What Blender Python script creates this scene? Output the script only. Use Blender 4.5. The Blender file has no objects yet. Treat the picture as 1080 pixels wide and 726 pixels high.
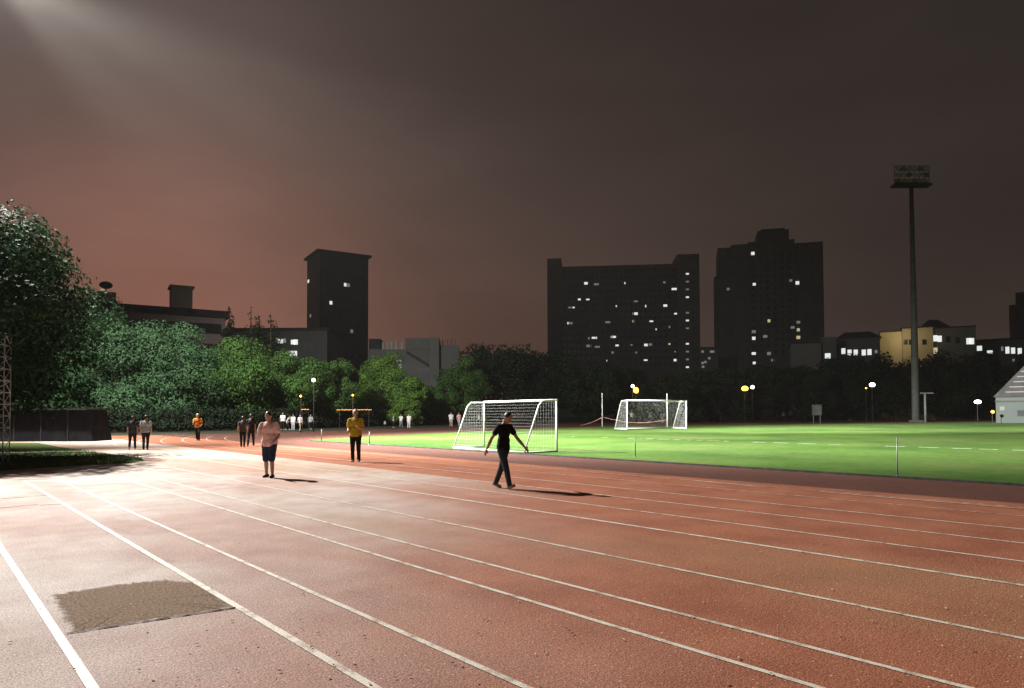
import bpy, bmesh, math, random
import numpy as np
from mathutils import Vector, Matrix

R = math.radians
scene = bpy.context.scene
COL = scene.collection
rnd = random.Random(11)

# ------------------------------------------------------------------ camera
HAZE = 0.00006
CAM_H, F_PX, PW, PH = 1.62, 700.0, 1080.0, 726.0
PITCH, ROLL, SHIFT_PX = 1.6, -0.21, 54.2
cam_d = bpy.data.cameras.new('camera')
cam = bpy.data.objects.new('camera', cam_d)
COL.objects.link(cam)
scene.camera = cam
cam_d.sensor_fit = 'HORIZONTAL'
cam_d.sensor_width = 36.0
cam_d.lens = 36.0 * F_PX / PW
cam_d.shift_y = SHIFT_PX / PW
cam_d.clip_start, cam_d.clip_end = 0.05, 4000.0
CAM_ROT = Matrix.Rotation(R(90 + PITCH), 3, 'X') @ Matrix.Rotation(R(ROLL), 3, 'Z')
cam.matrix_world = Matrix.Translation((0, 0, CAM_H)) @ CAM_ROT.to_4x4()
ORIG = Vector((0, 0, CAM_H))


def ray(x, y):
    v = Vector(((x - PW / 2) / F_PX, -(y - PH / 2 - SHIFT_PX) / F_PX, -1.0))
    return CAM_ROT @ v


def gp(x, y, z=0.0):
    """ground point seen at a place of the photograph"""
    d = ray(x, y)
    return ORIG + d * ((z - CAM_H) / d.z)


def at(x, y, Y):
    """point at distance Y ahead"""
    d = ray(x, y)
    return ORIG + d * (Y / d.y)


vd = ray(-90, 439)
TH = math.atan2(-vd.x, vd.y)                      # the straight runs this far left of the view
U = Vector((-math.sin(TH), math.cos(TH), 0))
V = Vector((math.cos(TH), math.sin(TH), 0))


def st(s, t, z=0.0):
    p = U * s + V * t
    return Vector((p.x, p.y, z))


# ------------------------------------------------------------------ materials
def new_mat(name):
    m = bpy.data.materials.new(name)
    m.use_nodes = True
    nt = m.node_tree
    return m, nt, nt.nodes['Principled BSDF']


def node(nt, typ, **kw):
    n = nt.nodes.new(typ)
    for k, v in kw.items():
        if k in n.inputs:
            n.inputs[k].default_value = v
        else:
            setattr(n, k, v)
    return n


def noise_mat(name, c1, c2, scale=5.0, rough=0.7, spec=0.3, detail=5.0, bump=0.0, bscale=None, metallic=0.0, coat=0.0):
    m, nt, b = new_mat(name)
    tc = node(nt, 'ShaderNodeTexCoord')
    n = node(nt, 'ShaderNodeTexNoise', Scale=scale, Detail=detail)
    nt.links.new(tc.outputs['Object'], n.inputs['Vector'])
    r = node(nt, 'ShaderNodeValToRGB')
    r.color_ramp.elements[0].position, r.color_ramp.elements[1].position = 0.32, 0.68
    r.color_ramp.elements[0].color = (*c1, 1)
    r.color_ramp.elements[1].color = (*c2, 1)
    nt.links.new(n.outputs['Fac'], r.inputs['Fac'])
    nt.links.new(r.outputs['Color'], b.inputs['Base Color'])
    b.inputs['Roughness'].default_value = rough
    b.inputs['Specular IOR Level'].default_value = spec
    b.inputs['Metallic'].default_value = metallic
    if bump:
        n2 = node(nt, 'ShaderNodeTexNoise', Scale=bscale or scale * 4, Detail=4.0)
        nt.links.new(tc.outputs['Object'], n2.inputs['Vector'])
        bp = node(nt, 'ShaderNodeBump', Strength=bump, Distance=0.02)
        nt.links.new(n2.outputs['Fac'], bp.inputs['Height'])
        nt.links.new(bp.outputs['Normal'], b.inputs['Normal'])
    return m


def emit_mat(name, col, strength):
    m, nt, b = new_mat(name)
    b.inputs['Base Color'].default_value = (*[min(1, c) * .5 for c in col], 1)
    b.inputs['Emission Color'].default_value = (*col, 1)
    b.inputs['Emission Strength'].default_value = strength
    return m


def leaf_mat(name, c1, c2, trans=0.16):
    m, nt, b = new_mat(name)
    g = node(nt, 'ShaderNodeNewGeometry')
    tc = node(nt, 'ShaderNodeTexCoord')
    n = node(nt, 'ShaderNodeTexNoise', Scale=0.5, Detail=3.0)
    nt.links.new(tc.outputs['Object'], n.inputs['Vector'])
    ad = node(nt, 'ShaderNodeMath', operation='MULTIPLY_ADD')
    ad.inputs[1].default_value = 0.55
    nt.links.new(g.outputs['Random Per Island'], ad.inputs[0])
    sc_ = node(nt, 'ShaderNodeMath', operation='MULTIPLY_ADD')
    sc_.inputs[1].default_value = 0.9
    sc_.inputs[2].default_value = -0.22
    nt.links.new(n.outputs['Fac'], sc_.inputs[0])
    nt.links.new(sc_.outputs[0], ad.inputs[2])
    r = node(nt, 'ShaderNodeValToRGB')
    r.color_ramp.elements[0].color = (*c1, 1)
    r.color_ramp.elements[1].color = (*c2, 1)
    nt.links.new(ad.outputs[0], r.inputs['Fac'])
    nt.links.new(r.outputs['Color'], b.inputs['Base Color'])
    b.inputs['Roughness'].default_value = 0.7
    b.inputs['Specular IOR Level'].default_value = 0.04
    t = node(nt, 'ShaderNodeBsdfTranslucent')
    nt.links.new(r.outputs['Color'], t.inputs['Color'])
    mx = node(nt, 'ShaderNodeMixShader')
    mx.inputs[0].default_value = trans
    nt.links.new(b.outputs[0], mx.inputs[1])
    nt.links.new(t.outputs[0], mx.inputs[2])
    nt.links.new(mx.outputs[0], nt.nodes['Material Output'].inputs['Surface'])
    return m


def facade_mat(name, c1, c2, floor_h=3.0, bay=3.4, dark=0.55):
    """stained render or concrete with floor bands"""
    m, nt, b = new_mat(name)
    tc = node(nt, 'ShaderNodeTexCoord')
    n = node(nt, 'ShaderNodeTexNoise', Scale=0.12, Detail=6.0)
    nt.links.new(tc.outputs['Object'], n.inputs['Vector'])
    r = node(nt, 'ShaderNodeValToRGB')
    r.color_ramp.elements[0].position, r.color_ramp.elements[1].position = 0.3, 0.7
    r.color_ramp.elements[0].color = (*c1, 1)
    r.color_ramp.elements[1].color = (*c2, 1)
    nt.links.new(n.outputs['Fac'], r.inputs['Fac'])
    nt.links.new(r.outputs['Color'], b.inputs['Base Color'])
    b.inputs['Roughness'].default_value = 0.9
    b.inputs['Specular IOR Level'].default_value = 0.2
    return m


M = {}
M['ground'] = noise_mat('dry_ground', (0.035, 0.04, 0.025), (0.06, 0.055, 0.04), 0.4, 0.95, 0.1)
M['white_steel'] = noise_mat('white_steel', (0.62, 0.64, 0.63), (0.8, 0.8, 0.78), 3.0, 0.4, 0.5)
M['net'] = noise_mat('net_cord', (0.55, 0.58, 0.56), (0.72, 0.74, 0.72), 8.0, 0.8, 0.2)
M['dark_steel'] = noise_mat('dark_steel', (0.09, 0.1, 0.1), (0.15, 0.16, 0.16), 2.0, 0.5, 0.4, metallic=0.3)
M['grey_steel'] = noise_mat('galvanised_steel', (0.27, 0.29, 0.29), (0.38, 0.4, 0.4), 1.2, 0.5, 0.5, metallic=0.4)
M['bark'] = noise_mat('bark', (0.05, 0.035, 0.022), (0.12, 0.085, 0.055), 6.0, 0.95, 0.15, bump=0.5)
M['kerb'] = noise_mat('kerb_concrete', (0.03, 0.03, 0.026), (0.07, 0.065, 0.055), 3.0, 0.9, 0.2)
M['pale_concrete'] = noise_mat('pale_concrete', (0.34, 0.32, 0.29), (0.5, 0.48, 0.44), 2.0, 0.9, 0.2)
M['seam'] = noise_mat('seam_rubber', (0.03, 0.02, 0.017), (0.09, 0.055, 0.045), 10.0, 0.9, 0.1)
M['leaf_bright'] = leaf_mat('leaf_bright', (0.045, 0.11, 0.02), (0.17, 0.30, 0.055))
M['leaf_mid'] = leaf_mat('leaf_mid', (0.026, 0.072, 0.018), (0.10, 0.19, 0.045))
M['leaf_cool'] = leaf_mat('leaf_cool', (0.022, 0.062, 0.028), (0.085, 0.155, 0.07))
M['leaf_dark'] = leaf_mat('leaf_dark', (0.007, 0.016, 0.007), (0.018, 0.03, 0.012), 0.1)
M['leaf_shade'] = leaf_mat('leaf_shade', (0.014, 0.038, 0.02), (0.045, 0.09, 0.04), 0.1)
M['needle'] = leaf_mat('needle', (0.012, 0.02, 0.012), (0.025, 0.035, 0.02), 0.05)
M['wall_black'] = facade_mat('dark_brick', (0.085, 0.09, 0.088), (0.125, 0.13, 0.125))
M['wall_slate'] = facade_mat('slate_render', (0.105, 0.11, 0.105), (0.145, 0.15, 0.142))
M['wall_grey'] = facade_mat('grey_render', (0.10, 0.103, 0.097), (0.145, 0.145, 0.135))
M['wall_mauve'] = facade_mat('mauve_render', (0.22, 0.17, 0.16), (0.29, 0.23, 0.21))
M['wall_cream'] = facade_mat('cream_render', (0.45, 0.38, 0.21), (0.56, 0.48, 0.3))
M['wall_pale'] = facade_mat('pale_render', (0.11, 0.118, 0.11), (0.16, 0.165, 0.155))
M['roof_dark'] = noise_mat('dark_roof', (0.025, 0.025, 0.026), (0.05, 0.048, 0.045), 0.8, 0.9, 0.2)
M['glass_dark'] = noise_mat('dark_glass', (0.012, 0.014, 0.016), (0.03, 0.033, 0.036), 0.3, 0.25, 0.4)
M['lit_white'] = emit_mat('lit_window_white', (0.95, 1.0, 0.97), .8)
M['lit_dim'] = emit_mat('lit_window_dim', (0.85, 0.95, 0.9), 0.14)
M['lit_warm'] = emit_mat('lit_window_warm', (1.0, 0.82, 0.5), .5)
M['lamp_white'] = emit_mat('lamp_white', (1.0, 0.93, 0.86), 9.0)
M['lamp_orange'] = emit_mat('lamp_orange', (1.0, 0.5, 0.06), 5.0)
M['lamp_flood'] = emit_mat('lamp_flood', (1.0, 0.97, 0.92), 6.0)
M['tape_orange'] = noise_mat('orange_tape', (0.7, 0.25, 0.03), (0.85, 0.35, 0.06), 2.0, 0.5, 0.4)
M['tape_red'] = noise_mat('red_tape', (0.6, 0.16, 0.12), (0.8, 0.5, 0.45), 4.0, 0.5, 0.4)
M['skin'] = noise_mat('skin', (0.36, 0.2, 0.14), (0.46, 0.27, 0.19), 9.0, 0.5, 0.4)
M['hair'] = noise_mat('hair', (0.012, 0.01, 0.009), (0.03, 0.026, 0.024), 40.0, 0.45, 0.5)
M['hair_grey'] = noise_mat('hair_grey', (0.35, 0.34, 0.33), (0.55, 0.54, 0.52), 40.0, 0.55, 0.4)
M['eye'] = noise_mat('eye', (0.02, 0.015, 0.012), (0.03, 0.02, 0.018), 10, 0.2, 0.5)
M['lip'] = noise_mat('lip', (0.3, 0.1, 0.08), (0.36, 0.13, 0.1), 10, 0.5, 0.4)


def cloth(name, c, var=0.25, sc=14.0):
    k = 'cloth_' + name
    if k not in M:
        M[k] = noise_mat(k, tuple(x * (1 - var) for x in c), tuple(min(.9, x * (1 + var * .6)) for x in c), sc, 0.9, 0.15, bump=0.9, bscale=11.0)
    return M[k]


# ------------------------------------------------------------------ object helpers
def link(name, me, mat=None, parent=None):
    o = bpy.data.objects.new(name, me)
    COL.objects.link(o)
    if mat is not None and me is not None and not me.materials:
        me.materials.append(mat)
    if parent is not None:
        o.parent = parent
    return o


def tag(o, label, cat, group=None, kind=None):
    if label:
        o['label'] = label
    if cat:
        o['category'] = cat
    if group:
        o['group'] = group
    if kind:
        o['kind'] = kind
    return o


def structure(o, kind='structure', label=None):
    o['kind'] = kind
    if label:
        o['label'] = label
    return o


def thing(name, loc, label, cat, group=None, rz=0.0):
    o = bpy.data.objects.new(name, None)
    COL.objects.link(o)
    o.empty_display_size = 0.3
    o.location = loc
    o.rotation_euler = (0, 0, rz)
    return tag(o, label, cat, group)


def copy_tree(o, parent=None):
    c = o.copy()
    COL.objects.link(c)
    if parent is not None:
        c.parent = parent
    for ch in list(o.children):
        copy_tree(ch, c)
    return c


class MB:
    def __init__(self):
        self.v, self.f = [], []

    def add(self, vs, fs):
        n = len(self.v)
        self.v += [tuple(p) for p in vs]
        self.f += [tuple(i + n for i in f) for f in fs]
        return self

    def box(self, c, size, rz=0.0, top=None):
        """c = centre of the base; top = (sx, sy) scale of the upper face"""
        sx, sy, sz = size[0] / 2, size[1] / 2, size[2]
        tx, ty = (sx, sy) if top is None else (sx * top[0], sy * top[1])
        pts = [(-sx, -sy, 0), (sx, -sy, 0), (sx, sy, 0), (-sx, sy, 0), (-tx, -ty, sz), (tx, -ty, sz), (tx, ty, sz), (-tx, ty, sz)]
        ca, sa = math.cos(rz), math.sin(rz)
        vs = [(c[0] + x * ca - y * sa, c[1] + x * sa + y * ca, c[2] + z) for x, y, z in pts]
        return self.add(vs, [(3, 2, 1, 0), (4, 5, 6, 7), (0, 1, 5, 4), (1, 2, 6, 5), (2, 3, 7, 6), (3, 0, 4, 7)])

    def tube(self, p, q, r0, r1=None, n=8, cap=True):
        p, q = Vector(p), Vector(q)
        r1 = r0 if r1 is None else r1
        d = (q - p)
        if d.length < 1e-7:
            return self
        d.normalize()
        a = d.orthogonal().normalized()
        b = d.cross(a)
        vs = []
        for c, r in ((p, r0), (q, r1)):
            for i in range(n):
                t = 2 * math.pi * i / n
                vs.append(c + (a * math.cos(t) + b * math.sin(t)) * r)
        fs = [(i, (i + 1) % n, n + (i + 1) % n, n + i) for i in range(n)]
        if cap:
            fs += [tuple(range(n - 1, -1, -1)), tuple(range(n, 2 * n))]
        return self.add(vs, fs)

    def path(self, pts, radii, n=7):
        """one continuous tapering tube through the points"""
        pts = [Vector(p) for p in pts]
        vs, fs = [], []
        a = None
        for i, p in enumerate(pts):
            d = (pts[min(i + 1, len(pts) - 1)] - pts[max(i - 1, 0)]).normalized()
            if a is None:
                a = d.orthogonal().normalized()
            a = (a - d * a.dot(d)).normalized()
            b = d.cross(a)
            for k in range(n):
                t = 2 * math.pi * k / n
                vs.append(p + (a * math.cos(t) + b * math.sin(t)) * radii[i])
        for i in range(len(pts) - 1):
            for k in range(n):
                fs.append((i * n + k, i * n + (k + 1) % n, (i + 1) * n + (k + 1) % n, (i + 1) * n + k))
        m = (len(pts) - 1) * n
        fs += [tuple(range(n - 1, -1, -1)), tuple(range(m, m + n))]
        return self.add(vs, fs)

    def ell(self, c, r, rot=None, nu=14, nv=9):
        vs, fs = [], []
        c = Vector(c)
        for j in range(1, nv):
            ph = math.pi * j / nv
            for i in range(nu):
                t = 2 * math.pi * i / nu
                p = Vector((r[0] * math.sin(ph) * math.cos(t), r[1] * math.sin(ph) * math.sin(t), r[2] * math.cos(ph)))
                if rot is not None:
                    p = rot @ p
                vs.append(c + p)
        top, bot = Vector((0, 0, r[2])), Vector((0, 0, -r[2]))
        if rot is not None:
            top, bot = rot @ top, rot @ bot
        vs += [c + top, c + bot]
        nt_, nb = len(vs) - 2, len(vs) - 1
        for j in range(nv - 2):
            for i in range(nu):
                fs.append((j * nu + i, (j + 1) * nu + i, (j + 1) * nu + (i + 1) % nu, j * nu + (i + 1) % nu))
        for i in range(nu):
            fs.append((nt_, i, (i + 1) % nu))
            fs.append((nb, (nv - 2) * nu + (i + 1) % nu, (nv - 2) * nu + i))
        return self.add(vs, fs)

    def cap(self, p, q, r0, r1=None):
        r1 = r0 if r1 is None else r1
        self.tube(p, q, r0, r1, 12)
        self.ell(p, (r0,) * 3, nu=12, nv=8)
        return self.ell(q, (r1,) * 3, nu=12, nv=8)

    def mesh(self, name, smooth=False):
        me = bpy.data.meshes.new(name)
        me.from_pydata(self.v, [], self.f)
        me.update()
        if smooth:
            me.polygons.foreach_set('use_smooth', [True] * len(me.polygons))
        return me

    def build(self, name, mat, parent=None, smooth=False):
        return link(name, self.mesh(name, smooth), mat, parent)


def sheet(name, pts, mat, z, rz=None):
    """flat polygon; with rz the object is turned so its own x,y run across and along the track"""
    me = bpy.data.meshes.new(name)
    if rz is None:
        vs = [(p[0], p[1], 0) for p in pts]
    else:
        vs = [(p[1], p[0], 0) for p in pts]       # given as (s, t)
    bm = bmesh.new()
    bv = [bm.verts.new(v) for v in vs]
    f = bm.faces.new(bv)
    f.normal_update()
    if f.normal.z < 0:
        f.normal_flip()
    bmesh.ops.triangulate(bm, faces=[f])
    bm.to_mesh(me)
    bm.free()
    o = link(name, me, mat)
    o.location = (0, 0, z)
    if rz is not None:
        o.rotation_euler = (0, 0, rz)
    return o


def strip_st(name, pts, w, mat, z):
    """painted strip along a polyline of (s, t)"""
    vs, fs = [], []
    P = [Vector((t, s, 0)) for s, t in pts]
    for i, p in enumerate(P):
        d = (P[min(i + 1, len(P) - 1)] - P[max(i - 1, 0)]).normalized()
        nrm = Vector((-d.y, d.x, 0))
        vs += [p - nrm * w / 2, p + nrm * w / 2]
    for i in range(len(P) - 1):
        fs.append((2 * i, 2 * i + 2, 2 * i + 3, 2 * i + 1))
    o = MB().add(vs, fs).build(name, mat)
    bm = bmesh.new(); bm.from_mesh(o.data)
    for f in bm.faces:
        f.normal_update()
        if f.normal.z < 0:
            f.normal_flip()
    bm.to_mesh(o.data); bm.free()
    o.location = (0, 0, z)
    o.rotation_euler = (0, 0, TH)
    return o


# ------------------------------------------------------------------ track, field, ground
def track_mat():
    m, nt, b = new_mat('track_rubber')
    L = nt.links.new
    tc = node(nt, 'ShaderNodeTexCoord')
    sep = node(nt, 'ShaderNodeSeparateXYZ')
    L(tc.outputs['Object'], sep.inputs[0])

    def noise(scale, detail=5.0, stretch=None, rough=0.55):
        n = node(nt, 'ShaderNodeTexNoise', Scale=scale, Detail=detail, Roughness=rough)
        if stretch:
            mp = node(nt, 'ShaderNodeMapping')
            mp.inputs['Scale'].default_value = stretch
            L(tc.outputs['Object'], mp.inputs['Vector'])
            L(mp.outputs[0], n.inputs['Vector'])
        else:
            L(tc.outputs['Object'], n.inputs['Vector'])
        return n.outputs['Fac']

    def ramp(x, a, b_, ca=(0, 0, 0), cb=(1, 1, 1)):
        r = node(nt, 'ShaderNodeValToRGB')
        r.color_ramp.elements[0].position, r.color_ramp.elements[1].position = a, b_
        r.color_ramp.elements[0].color = (*ca, 1)
        r.color_ramp.elements[1].color = (*cb, 1)
        L(x, r.inputs['Fac'])
        return r.outputs['Color']

    def mix(f, a, b_, typ='MIX'):
        n = node(nt, 'ShaderNodeMixRGB', blend_type=typ)
        for i, x in ((0, f), (1, a), (2, b_)):
            if isinstance(x, (int, float)):
                n.inputs[i].default_value = x
            elif isinstance(x, tuple):
                n.inputs[i].default_value = (*x, 1)
            else:
                L(x, n.inputs[i])
        return n.outputs[0]

    def mrange(x, a, b_, lo=0.0, hi=1.0):
        n = node(nt, 'ShaderNodeMapRange')
        n.interpolation_type = 'SMOOTHSTEP'
        for k, v in (('From Min', a), ('From Max', b_), ('To Min', lo), ('To Max', hi)):
            n.inputs[k].default_value = v
        L(x, n.inputs['Value'])
        return n.outputs['Result']

    def mul(a, b_):
        n = node(nt, 'ShaderNodeMath', operation='MULTIPLY')
        for i, x in ((0, a), (1, b_)):
            if isinstance(x, (int, float)):
                n.inputs[i].default_value = x
            else:
                L(x, n.inputs[i])
        return n.outputs[0]

    red = ramp(noise(1.1, 6.0), 0.3, 0.7, (0.25, 0.088, 0.048), (0.35, 0.135, 0.074))
    faded_lit = ramp(noise(1.7, 6.0), 0.3, 0.72, (0.37, 0.295, 0.25), (0.51, 0.435, 0.385))
    t, s = sep.outputs['X'], sep.outputs['Y']
    # outer lanes: pale wear, with the floodlight pool and sheen painted in
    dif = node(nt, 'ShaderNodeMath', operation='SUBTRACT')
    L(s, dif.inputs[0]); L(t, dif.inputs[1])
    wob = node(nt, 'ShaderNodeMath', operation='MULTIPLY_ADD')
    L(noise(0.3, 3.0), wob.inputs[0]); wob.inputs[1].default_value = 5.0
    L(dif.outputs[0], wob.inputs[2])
    lanes = mul(mrange(t, T_PALE - 0.05, T_PALE + 0.05, 1.0, 0.0), mrange(wob.outputs[0], 0.5, 9.5, 0.0, 1.0))
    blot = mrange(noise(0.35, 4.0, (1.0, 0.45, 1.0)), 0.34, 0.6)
    col = mix(mul(lanes, mul(mrange(blot, 0, 1, 0.55, 1.0), 1.0)), red, faded_lit)
    # sandy dust drifting along the inner lanes
    dust = mul(mrange(noise(0.23, 4.0, (1.0, 0.35, 1.0)), 0.46, 0.66), mul(mrange(t, 3.5, 6.0), mrange(t, 11.0, 9.0)))
    col = mix(mul(dust, 0.55), col, (0.31, 0.19, 0.095))
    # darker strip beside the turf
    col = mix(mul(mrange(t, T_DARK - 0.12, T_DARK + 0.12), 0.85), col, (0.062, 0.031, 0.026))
    # stains and streaks
    st_ = mrange(noise(0.6, 7.0, (1.0, 0.5, 1.0), 0.7), 0.55, 0.75)
    col = mix(mul(st_, 0.42), col, (0.09, 0.045, 0.035))
    # granules
    g = noise(75.0, 2.0)
    col = mix(0.75, col, ramp(g, 0.36, 0.64, (0.2, 0.18, 0.18), (1.12, 1.1, 1.1)), 'MULTIPLY')
    g2 = noise(22.0, 3.0, None, 0.7)
    col = mix(0.35, col, ramp(g2, 0.35, 0.65, (0.45, 0.45, 0.45), (1, 1, 1)), 'MULTIPLY')
    col = mix(mrange(noise(44.0, 1.0), 0.70, 0.75, 0, 0.6), col, (0.62, 0.5, 0.42))
    col = mix(1.0, col, (1.45, 1.45, 1.45), 'MULTIPLY')
    L(col, b.inputs['Base Color'])
    L(mrange(noise(0.5, 4.0), 0.3, 0.7, 0.7, 0.82), b.inputs['Roughness'])
    b.inputs['Specular IOR Level'].default_value = 0.2
    bp = node(nt, 'ShaderNodeBump', Strength=0.45, Distance=0.012)
    hs = node(nt, 'ShaderNodeMath', operation='ADD')
    L(g, hs.inputs[0]); L(g2, hs.inputs[1])
    L(hs.outputs[0], bp.inputs['Height'])
    L(bp.outputs['Normal'], b.inputs['Normal'])
    return m


KU = CAM_H * math.cos(TH)
K = dict(A=.673, B=1.70, C=2.25, D=3.3, E=3.83, F=4.9, G=6.4, H=7.42, I=8.45, J=9.45, K=10.65, L=11.6)
T = {k: v * KU for k, v in K.items()}
T_PALE = T['I']
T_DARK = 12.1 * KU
T_TURF = 15.0 * KU
S0, TC = 35.0, 54.0


def turf_mat():
    m, nt, b = new_mat('turf')
    L = nt.links.new
    tc = node(nt, 'ShaderNodeTexCoord')

    def ramp(scale, detail, lo, hi, ca, cb, stretch=(1, 1, 1)):
        mp = node(nt, 'ShaderNodeMapping')
        mp.inputs['Scale'].default_value = stretch
        L(tc.outputs['Object'], mp.inputs['Vector'])
        n = node(nt, 'ShaderNodeTexNoise', Scale=scale, Detail=detail, Roughness=.6)
        L(mp.outputs[0], n.inputs['Vector'])
        r = node(nt, 'ShaderNodeValToRGB')
        r.color_ramp.elements[0].position, r.color_ramp.elements[1].position = lo, hi
        r.color_ramp.elements[0].color = (*ca, 1)
        r.color_ramp.elements[1].color = (*cb, 1)
        L(n.outputs['Fac'], r.inputs['Fac'])
        return r.outputs[0], n.outputs['Fac']

    def mix(f, a, b_, typ):
        n = node(nt, 'ShaderNodeMixRGB', blend_type=typ)
        if isinstance(f, float):
            n.inputs[0].default_value = f
        else:
            L(f, n.inputs[0])
        L(a, n.inputs[1]); L(b_, n.inputs[2])
        return n.outputs[0]

    base, _ = ramp(0.12, 6.0, 0.32, 0.68, (0.034, 0.095, 0.015), (0.115, 0.20, 0.04))
    worn, _ = ramp(0.9, 5.0, 0.3, 0.7, (0.10, 0.13, 0.04), (0.17, 0.19, 0.07))
    wm, _ = ramp(0.22, 6.0, 0.50, 0.70, (0, 0, 0), (.75, .75, .75), (1, .6, 1))
    col = mix(wm, base, worn, 'MIX')
    g1, _ = ramp(3.0, 5.0, 0.3, 0.7, (0.6, 0.62, 0.55), (1, 1, 1))
    g2, h = ramp(26.0, 3.0, 0.3, 0.7, (0.45, 0.48, 0.42), (1.25, 1.2, 1.25))
    col = mix(0.8, col, g1, 'MULTIPLY')
    col = mix(0.8, col, g2, 'MULTIPLY')
    L(col, b.inputs['Base Color'])
    b.inputs['Roughness'].default_value = 0.9
    b.inputs['Specular IOR Level'].default_value = 0.12
    bp = node(nt, 'ShaderNodeBump', Strength=0.8, Distance=0.04)
    L(h, bp.inputs['Height'])
    L(bp.outputs['Normal'], b.inputs['Normal'])
    return m


def line_mat(name, wear_lo, wear_hi):
    m, nt, b = new_mat(name)
    L = nt.links.new
    tc = node(nt, 'ShaderNodeTexCoord')
    n = node(nt, 'ShaderNodeTexNoise', Scale=6.0, Detail=7.0, Roughness=0.7)
    L(tc.outputs['Object'], n.inputs['Vector'])
    r = node(nt, 'ShaderNodeValToRGB')
    r.color_ramp.elements[0].position, r.color_ramp.elements[1].position = wear_lo, wear_hi
    r.color_ramp.elements[0].color = (0.3, 0.17, 0.12, 1)
    r.color_ramp.elements[1].color = (0.72, 0.66, 0.55, 1)
    L(n.outputs['Fac'], r.inputs['Fac'])
    n2 = node(nt, 'ShaderNodeTexNoise', Scale=70.0, Detail=2.0)
    L(tc.outputs['Object'], n2.inputs['Vector'])
    r2 = node(nt, 'ShaderNodeValToRGB')
    r2.color_ramp.elements[0].position, r2.color_ramp.elements[1].position = 0.3, 0.6
    r2.color_ramp.elements[0].color = (0.5, 0.45, 0.4, 1)
    r2.color_ramp.elements[1].color = (1, 1, 1, 1)
    L(n2.outputs['Fac'], r2.inputs['Fac'])
    mx = node(nt, 'ShaderNodeMixRGB', blend_type='MULTIPLY')
    mx.inputs[0].default_value = 0.8
    L(r.outputs[0], mx.inputs[1]); L(r2.outputs[0], mx.inputs[2])
    L(mx.outputs[0], b.inputs['Base Color'])
    b.inputs['Roughness'].default_value = 0.6
    return m


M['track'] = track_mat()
M['turf'] = turf_mat()
M['line'] = line_mat('line_paint', 0.33, 0.52)
M['line_worn'] = line_mat('line_paint_worn', 0.42, 0.62)
M['verge'] = noise_mat('verge_grass', (0.045, 0.075, 0.025), (0.11, 0.14, 0.05), 3.0, 0.95, 0.1, bump=0.5)

structure(sheet('ground', [(-420, -60), (420, -60), (420, 520), (-420, 520)], M['ground'], 0.0))

outer_px = [(-60, 462), (60, 460.5), (130, 459.5), (270, 457.2), (330, 455.3), (420, 452.3), (500, 449.4), (560, 447.6), (620, 446.2),
            (740, 444.4), (900, 442.4), (1080, 440.6), (1300, 439.5)]
far_edge = [gp(x, y) for x, y in outer_px]


def to_st(p):
    return (p.dot(U), p.dot(V))


track_poly = [(-40, -14), (20.5, -14), (23.2, 3.0)] + [to_st(gp(x, y)) for x, y in ((152, 488), (150, 483), (100, 476), (56, 471), (30, 466))]
track_poly = [(-40, -14), (60, -14)] + [to_st(p) for p in far_edge[1:]] + [(-90, 130), (-90, 20), (-40, 0)]
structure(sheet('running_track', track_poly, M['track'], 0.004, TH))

# turf: straight near edge, square end, far edge
tl = to_st(gp(333, 464.3))
turf_poly = [(-80, T_TURF), (tl[0] - 1.5, T_TURF), (tl[0] + 0.5, T_TURF + 0.9)]
turf_poly += [to_st(gp(x, y)) for x, y in ((385, 460.6), (440, 458.0), (500, 455.4), (560, 453.2), (620, 450.8), (680, 449.2), (750, 448.2), (900, 446.6), (1080, 445.0), (1250, 443.8))]
turf_poly += [(-80, 110)]
structure(sheet('turf_field', turf_poly, M['turf'], 0.010, TH))

# low kerb along the turf
kb = MB()
for i in range(60):
    s_a = -30 + i * 1.2
    c = st(s_a + 0.6, T_TURF - 0.06, 0.0)
    if s_a < tl[0] - 2.5:
        kb.box((T_TURF - 0.06, s_a + 0.6, 0.004), (0.07, 1.19, 0.055))
o = kb.build('kerb', M['kerb']); o.rotation_euler = (0, 0, TH); structure(o)

# lane lines
def straight_arc(t, s_from, a_to, n=26):
    r = TC - t
    pts = [(s_from, t), (0.0, t), (S0, t)]
    for i in range(1, n + 1):
        a = R(a_to) * i / n
        pts.append((S0 + r * math.sin(a), TC - r * math.cos(a)))
    return pts


for k in 'ABCDEF':
    end = {'A': 15.0, 'B': 20.3, 'C': 20.6, 'D': 21.3, 'E': 21.6, 'F': 24.0}[k]
    structure(strip_st('lane_line', [(-30, T[k]), (0, T[k]), (end, T[k])], 0.05 if k not in 'AB' else 0.06, M['line'], 0.0085))
for k, ang in zip('GHIJKL', (38, 36, 30, 30, 26, 24)):
    s_from = -35
    structure(strip_st('lane_line', straight_arc(T[k], s_from, ang), 0.07 if k == 'G' else 0.05, M['line' if k in 'GHIJ' else 'line_worn'], 0.0085))
# bright start sections and cross marks
a, b_ = to_st(gp(134, 496.5)), to_st(gp(186, 493.0))
structure(strip_st('start_line', [a, b_], 0.14, M['line'], 0.0125))
a, b_ = to_st(gp(182, 484.2)), to_st(gp(205, 486.8))
for (p, q, w) in (((128, 480.5), (176, 484.5), 0.16), ((143, 477.2), (163, 478.6), 0.15), ((470, 494.2), (506, 496.2), .05), ((728, 507.0), (798, 514.0), .05),
                  ((865, 519.5), (1080, 537.5), .05)):
    structure(strip_st('start_line', [to_st(gp(*p)), to_st(gp(*q))], w, M['line'], 0.0165))
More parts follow.
